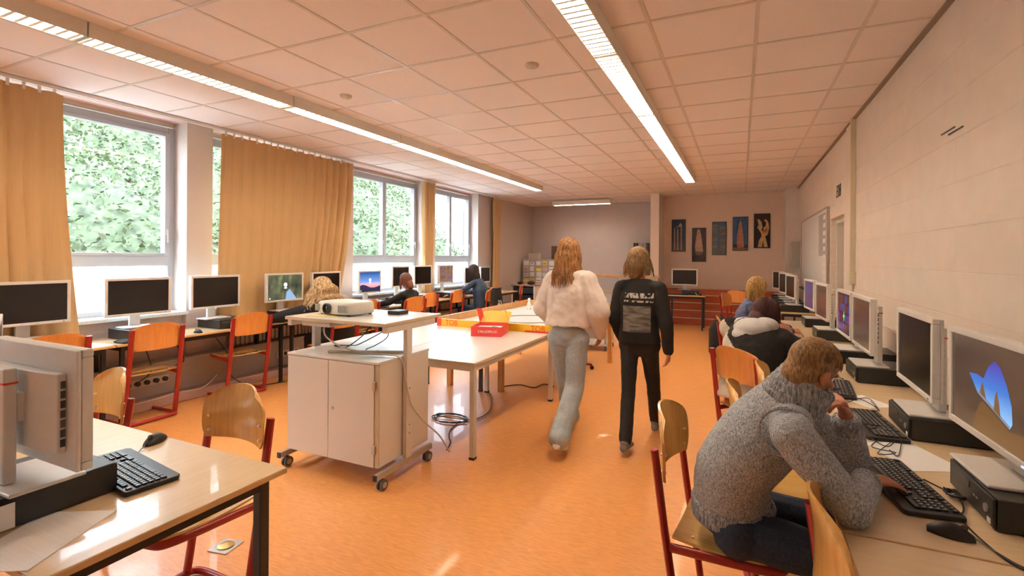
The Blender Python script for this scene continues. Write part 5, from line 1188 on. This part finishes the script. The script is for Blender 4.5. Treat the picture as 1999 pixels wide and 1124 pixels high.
# ---- walking student in black
def printed(base):
    m = mat('black_printed_cotton', (.014, .013, .013), .9, var=None); nt = m.node_tree; b = nt.nodes['Principled BSDF']
    tc = nt.nodes.new('ShaderNodeTexCoord'); sp = nt.nodes.new('ShaderNodeSeparateXYZ'); nt.links.new(tc.outputs['Object'], sp.inputs[0])
    def band(out, lo, hi):
        a = nt.nodes.new('ShaderNodeMath'); a.operation = 'GREATER_THAN'; a.inputs[1].default_value = lo; nt.links.new(out, a.inputs[0])
        c_ = nt.nodes.new('ShaderNodeMath'); c_.operation = 'LESS_THAN'; c_.inputs[1].default_value = hi; nt.links.new(out, c_.inputs[0])
        d_ = nt.nodes.new('ShaderNodeMath'); d_.operation = 'MULTIPLY'; nt.links.new(a.outputs[0], d_.inputs[0]); nt.links.new(c_.outputs[0], d_.inputs[1]); return d_.outputs[0]
    def mul(a, b_):
        d_ = nt.nodes.new('ShaderNodeMath'); d_.operation = 'MULTIPLY'; nt.links.new(a, d_.inputs[0]); nt.links.new(b_, d_.inputs[1]); return d_.outputs[0]
    def noise(scale, lo):
        mp = nt.nodes.new('ShaderNodeMapping'); mp.inputs['Scale'].default_value = scale; nt.links.new(tc.outputs['Object'], mp.inputs[0]); n = nt.nodes.new('ShaderNodeTexNoise'); n.inputs['Scale'].default_value = 1
        nt.links.new(mp.outputs[0], n.inputs['Vector']); a = nt.nodes.new('ShaderNodeMath'); a.operation = 'GREATER_THAN'; a.inputs[1].default_value = lo; nt.links.new(n.outputs['Fac'], a.inputs[0]); return a.outputs[0]
    yb = band(sp.outputs['Y'], -1, .0)
    wd = mul(mul(mul(band(sp.outputs['X'], -.11, .13), band(sp.outputs['Z'], 1.235, 1.275)), yb), noise((55, 20, 25), .47))
    w2 = mul(mul(mul(band(sp.outputs['X'], -.13, .13), band(sp.outputs['Z'], 1.20, 1.215)), yb), noise((60, 20, 25), .5))
    pt = mul(mul(band(sp.outputs['X'], -.12, .11), band(sp.outputs['Z'], .955, 1.17)), yb)
    ad = nt.nodes.new('ShaderNodeMath'); ad.operation = 'ADD'; nt.links.new(wd, ad.inputs[0]); nt.links.new(w2, ad.inputs[1])
    m1 = nt.nodes.new('ShaderNodeMixRGB'); m1.inputs[1].default_value = (.014, .013, .013, 1); m1.inputs[2].default_value = (.55, .52, .47, 1); nt.links.new(ad.outputs[0], m1.inputs[0])
    n2 = nt.nodes.new('ShaderNodeTexNoise'); mp = nt.nodes.new('ShaderNodeMapping'); mp.inputs['Scale'].default_value = (9, 9, 40); nt.links.new(tc.outputs['Object'], mp.inputs[0]); nt.links.new(mp.outputs[0], n2.inputs['Vector']); n2.inputs['Scale'].default_value = 1
    cr = nt.nodes.new('ShaderNodeValToRGB'); cr.color_ramp.elements[0].position = .35; cr.color_ramp.elements[1].position = .65; cr.color_ramp.elements[0].color = (.10, .09, .08, 1); cr.color_ramp.elements[1].color = (.30, .28, .25, 1); nt.links.new(n2.outputs['Fac'], cr.inputs[0])
    m2 = nt.nodes.new('ShaderNodeMixRGB'); nt.links.new(pt, m2.inputs[0]); nt.links.new(m1.outputs[0], m2.inputs[1]); nt.links.new(cr.outputs[0], m2.inputs[2]); nt.links.new(m2.outputs[0], b.inputs['Base Color']); return m
J = dict(s=.95, vx=.009, head=(-.80, 4.17, 1.53), hF=(.25, 1, -.12), hU=(0, .1, 1), neck=(-.785, 4.13, 1.375), chest=(-.78, 4.12, 1.22), waist=(-.78, 4.11, 1.03), pelvis=(-.78, 4.11, .88),
         shL=(-.945, 4.15, 1.31), shR=(-.62, 4.09, 1.31), elL=(-.99, 4.10, 1.04), elR=(-.55, 4.02, 1.04), wrL=(-.94, 4.22, .84), wrR=(-.535, 4.06, .80), hdL=((.05, .3, -.95), (-1, 0, 0), 1), hdR=((.05, .15, -.97), (1, 0, 0), -1),
         hipL=(-.86, 4.11, .83), hipR=(-.70, 4.11, .83), knL=(-.85, 4.02, .45), knR=(-.68, 4.24, .46), anL=(-.83, 3.83, .10), anR=(-.69, 4.42, .10), toeL=(.06, 1, -.05), toeR=(0, 1, 0))
K = dict(top=[printed(0)], pants=m_blackpant, topname='sweatshirt', fat=.02, sl=(.068, .062, .048), disp=(.014, .10), hem=(0, 0, -.02), leg=(.085, .062, .055), shoe=mat('grey_shoe', (.22, .20, .19), .7), pdisp=(.01, .1))
g2, Mh = build_person('person', 'person in black trousers and a black sweatshirt with pale print on the back, walking away', J, K)
m_br = hairmat('light_brown_hair', S(84, 60, 38), S(160, 122, 78)); hair(g2, Mh, m_br, 450, .24, seed=21, wave=.004, r=.0045, out=.25, capr=(.088, .108, .102), rad=(.09, .11, .104), extra=lambda hb: hb.ell((0, -.06, -.07), (.075, .06, .11), Mh))
# ---- blonde student at the window side
def seated(px, py, hx, hy, hz, elL, wrL, elR, wrR, s=.95, ch=.0):
    p = V((px, py, .56)); h = V((hx, hy, hz)); n_ = p + (h - p) * .80 + V((.05, 0, -.03)); c_ = p + (n_ - p) * .62 + V((.03, 0, 0)); w_ = p + (n_ - p) * .3 + V((.025, 0, 0))
    return dict(s=s, vx=.010, head=tuple(h), hF=(-.92, .0, -.38), hU=(-.38, 0, 1), neck=tuple(n_), chest=tuple(c_), waist=tuple(w_), pelvis=tuple(p), shL=tuple(n_ + V((-.0, -.17, -.07))), shR=tuple(n_ + V((-.0, .17, -.07))), elL=elL, elR=elR, wrL=wrL, wrR=wrR,
                hdL=((-.95, -.1, -.05), (0, 0, 1), 1), hdR=((-.95, .1, -.05), (0, 0, 1), -1), hipL=(px, py - .09, .54), hipR=(px, py + .09, .54), knL=(px - .42, py - .10, .50), knR=(px - .42, py + .10, .50), anL=(px - .40, py - .1, .09), anR=(px - .42, py + .1, .09), toeL=(-1, 0, 0), toeR=(-1, 0, 0))
J = seated(-4.62, 4.62, -4.70, 4.40, 1.16, (-5.0, 4.10, .83), (-5.16, 4.02, .80), (-4.95, 4.62, .82), (-5.16, 4.55, .80), 1.0)
K = dict(top=[m_blackcl], pants=m_blackpant, fat=.035, sl=(.085, .075, .05), disp=(.012, .1))
bl, Mh = build_person('person', 'person with wavy blonde hair in a loose black sweater bent over the window desk', J, K)
m_blw = hairmat('wavy_blonde_hair', S(120, 88, 52), S(222, 190, 140), (50, 50, 16)); hair(bl, Mh, m_blw, 650, .36, seed=31, wave=.009, r=.0065, out=.5, capr=(.098, .118, .108), rad=(.10, .12, .110), extra=lambda hb: hb.ell((0, -.06, -.08), (.12, .07, .13), Mh))
J = seated(-4.86, 6.28, -4.90, 6.28, 1.17, (-5.0, 5.98, .84), (-5.22, 5.90, .80), (-5.05, 6.52, .82), (-5.24, 6.42, .80), .92)
K = dict(top=[m_blackcl], pants=m_jeans, fat=.01)
rd_, Mh = build_person('person', 'person with reddish shoulder length hair in a black top writing at the window desk', J, K)
m_rdh = hairmat('reddish_hair', S(84, 52, 38), S(150, 92, 70)); hair(rd_, Mh, m_rdh, 420, .27, seed=41, wave=.002, r=.0045, capr=(.088, .108, .102), rad=(.09, .11, .104), extra=lambda hb: hb.ell((0, -.05, -.07), (.078, .06, .12), Mh))
J = seated(-4.74, 8.45, -4.90, 8.42, 1.27, (-5.02, 8.12, .86), (-5.22, 8.02, .80), (-5.05, 8.70, .84), (-5.26, 8.60, .80), .97)
K = dict(top=[m_navy], pants=m_jeans, fat=.03, topname='jacket')
bj, Mh = build_person('person', 'person with long dark hair in a blue jacket at the far window desk', J, K)
m_dk = hairmat('dark_brown_hair', S(26, 18, 18), S(66, 46, 42)); hair(bj, Mh, m_dk, 420, .40, seed=51, wave=.003, r=.0045, capr=(.088, .108, .102), rad=(.09, .11, .104), extra=lambda hb: hb.ell((0, -.05, -.08), (.075, .055, .14), Mh))
# coat with spotted bag on the chair of the student in blue
ct = empty('coat', (-4.46, 8.58, .30), 0, 'black coat with speckled lining hanging over the chair of the student in blue', 'coat')
MB().loft([((0, 0, 0), (.07, 0, 0), (0, .20, 0)), ((.01, 0, .15), (.085, 0, 0), (0, .23, 0)), ((0, 0, .45), (.075, 0, 0), (0, .21, 0)), ((0, 0, .64), (.05, 0, 0), (0, .15, 0))], 22).build('shell', m_blackcl, ct, smooth=True)
ms_ = mat('speckled_fabric', (.5, .48, .45), .8, var=None); cr = [n for n in ms_.node_tree.nodes if n.type == 'VALTORGB'][0]; nn = [n for n in ms_.node_tree.nodes if n.type == 'TEX_NOISE'][0]
nn.inputs['Scale'].default_value = 26; cr.color_ramp.elements[0].color = (.02, .02, .02, 1); cr.color_ramp.elements[1].color = (.7, .68, .64, 1); cr.color_ramp.elements[0].position = .47; cr.color_ramp.elements[1].position = .50
MB().loft([((.07, -.02, .02), (.05, 0, 0), (0, .11, 0)), ((.075, -.02, .2), (.055, 0, 0), (0, .12, 0)), ((.07, -.02, .40), (.03, 0, 0), (0, .07, 0))], 18).build('speckled_panel', ms_, ct, smooth=True)
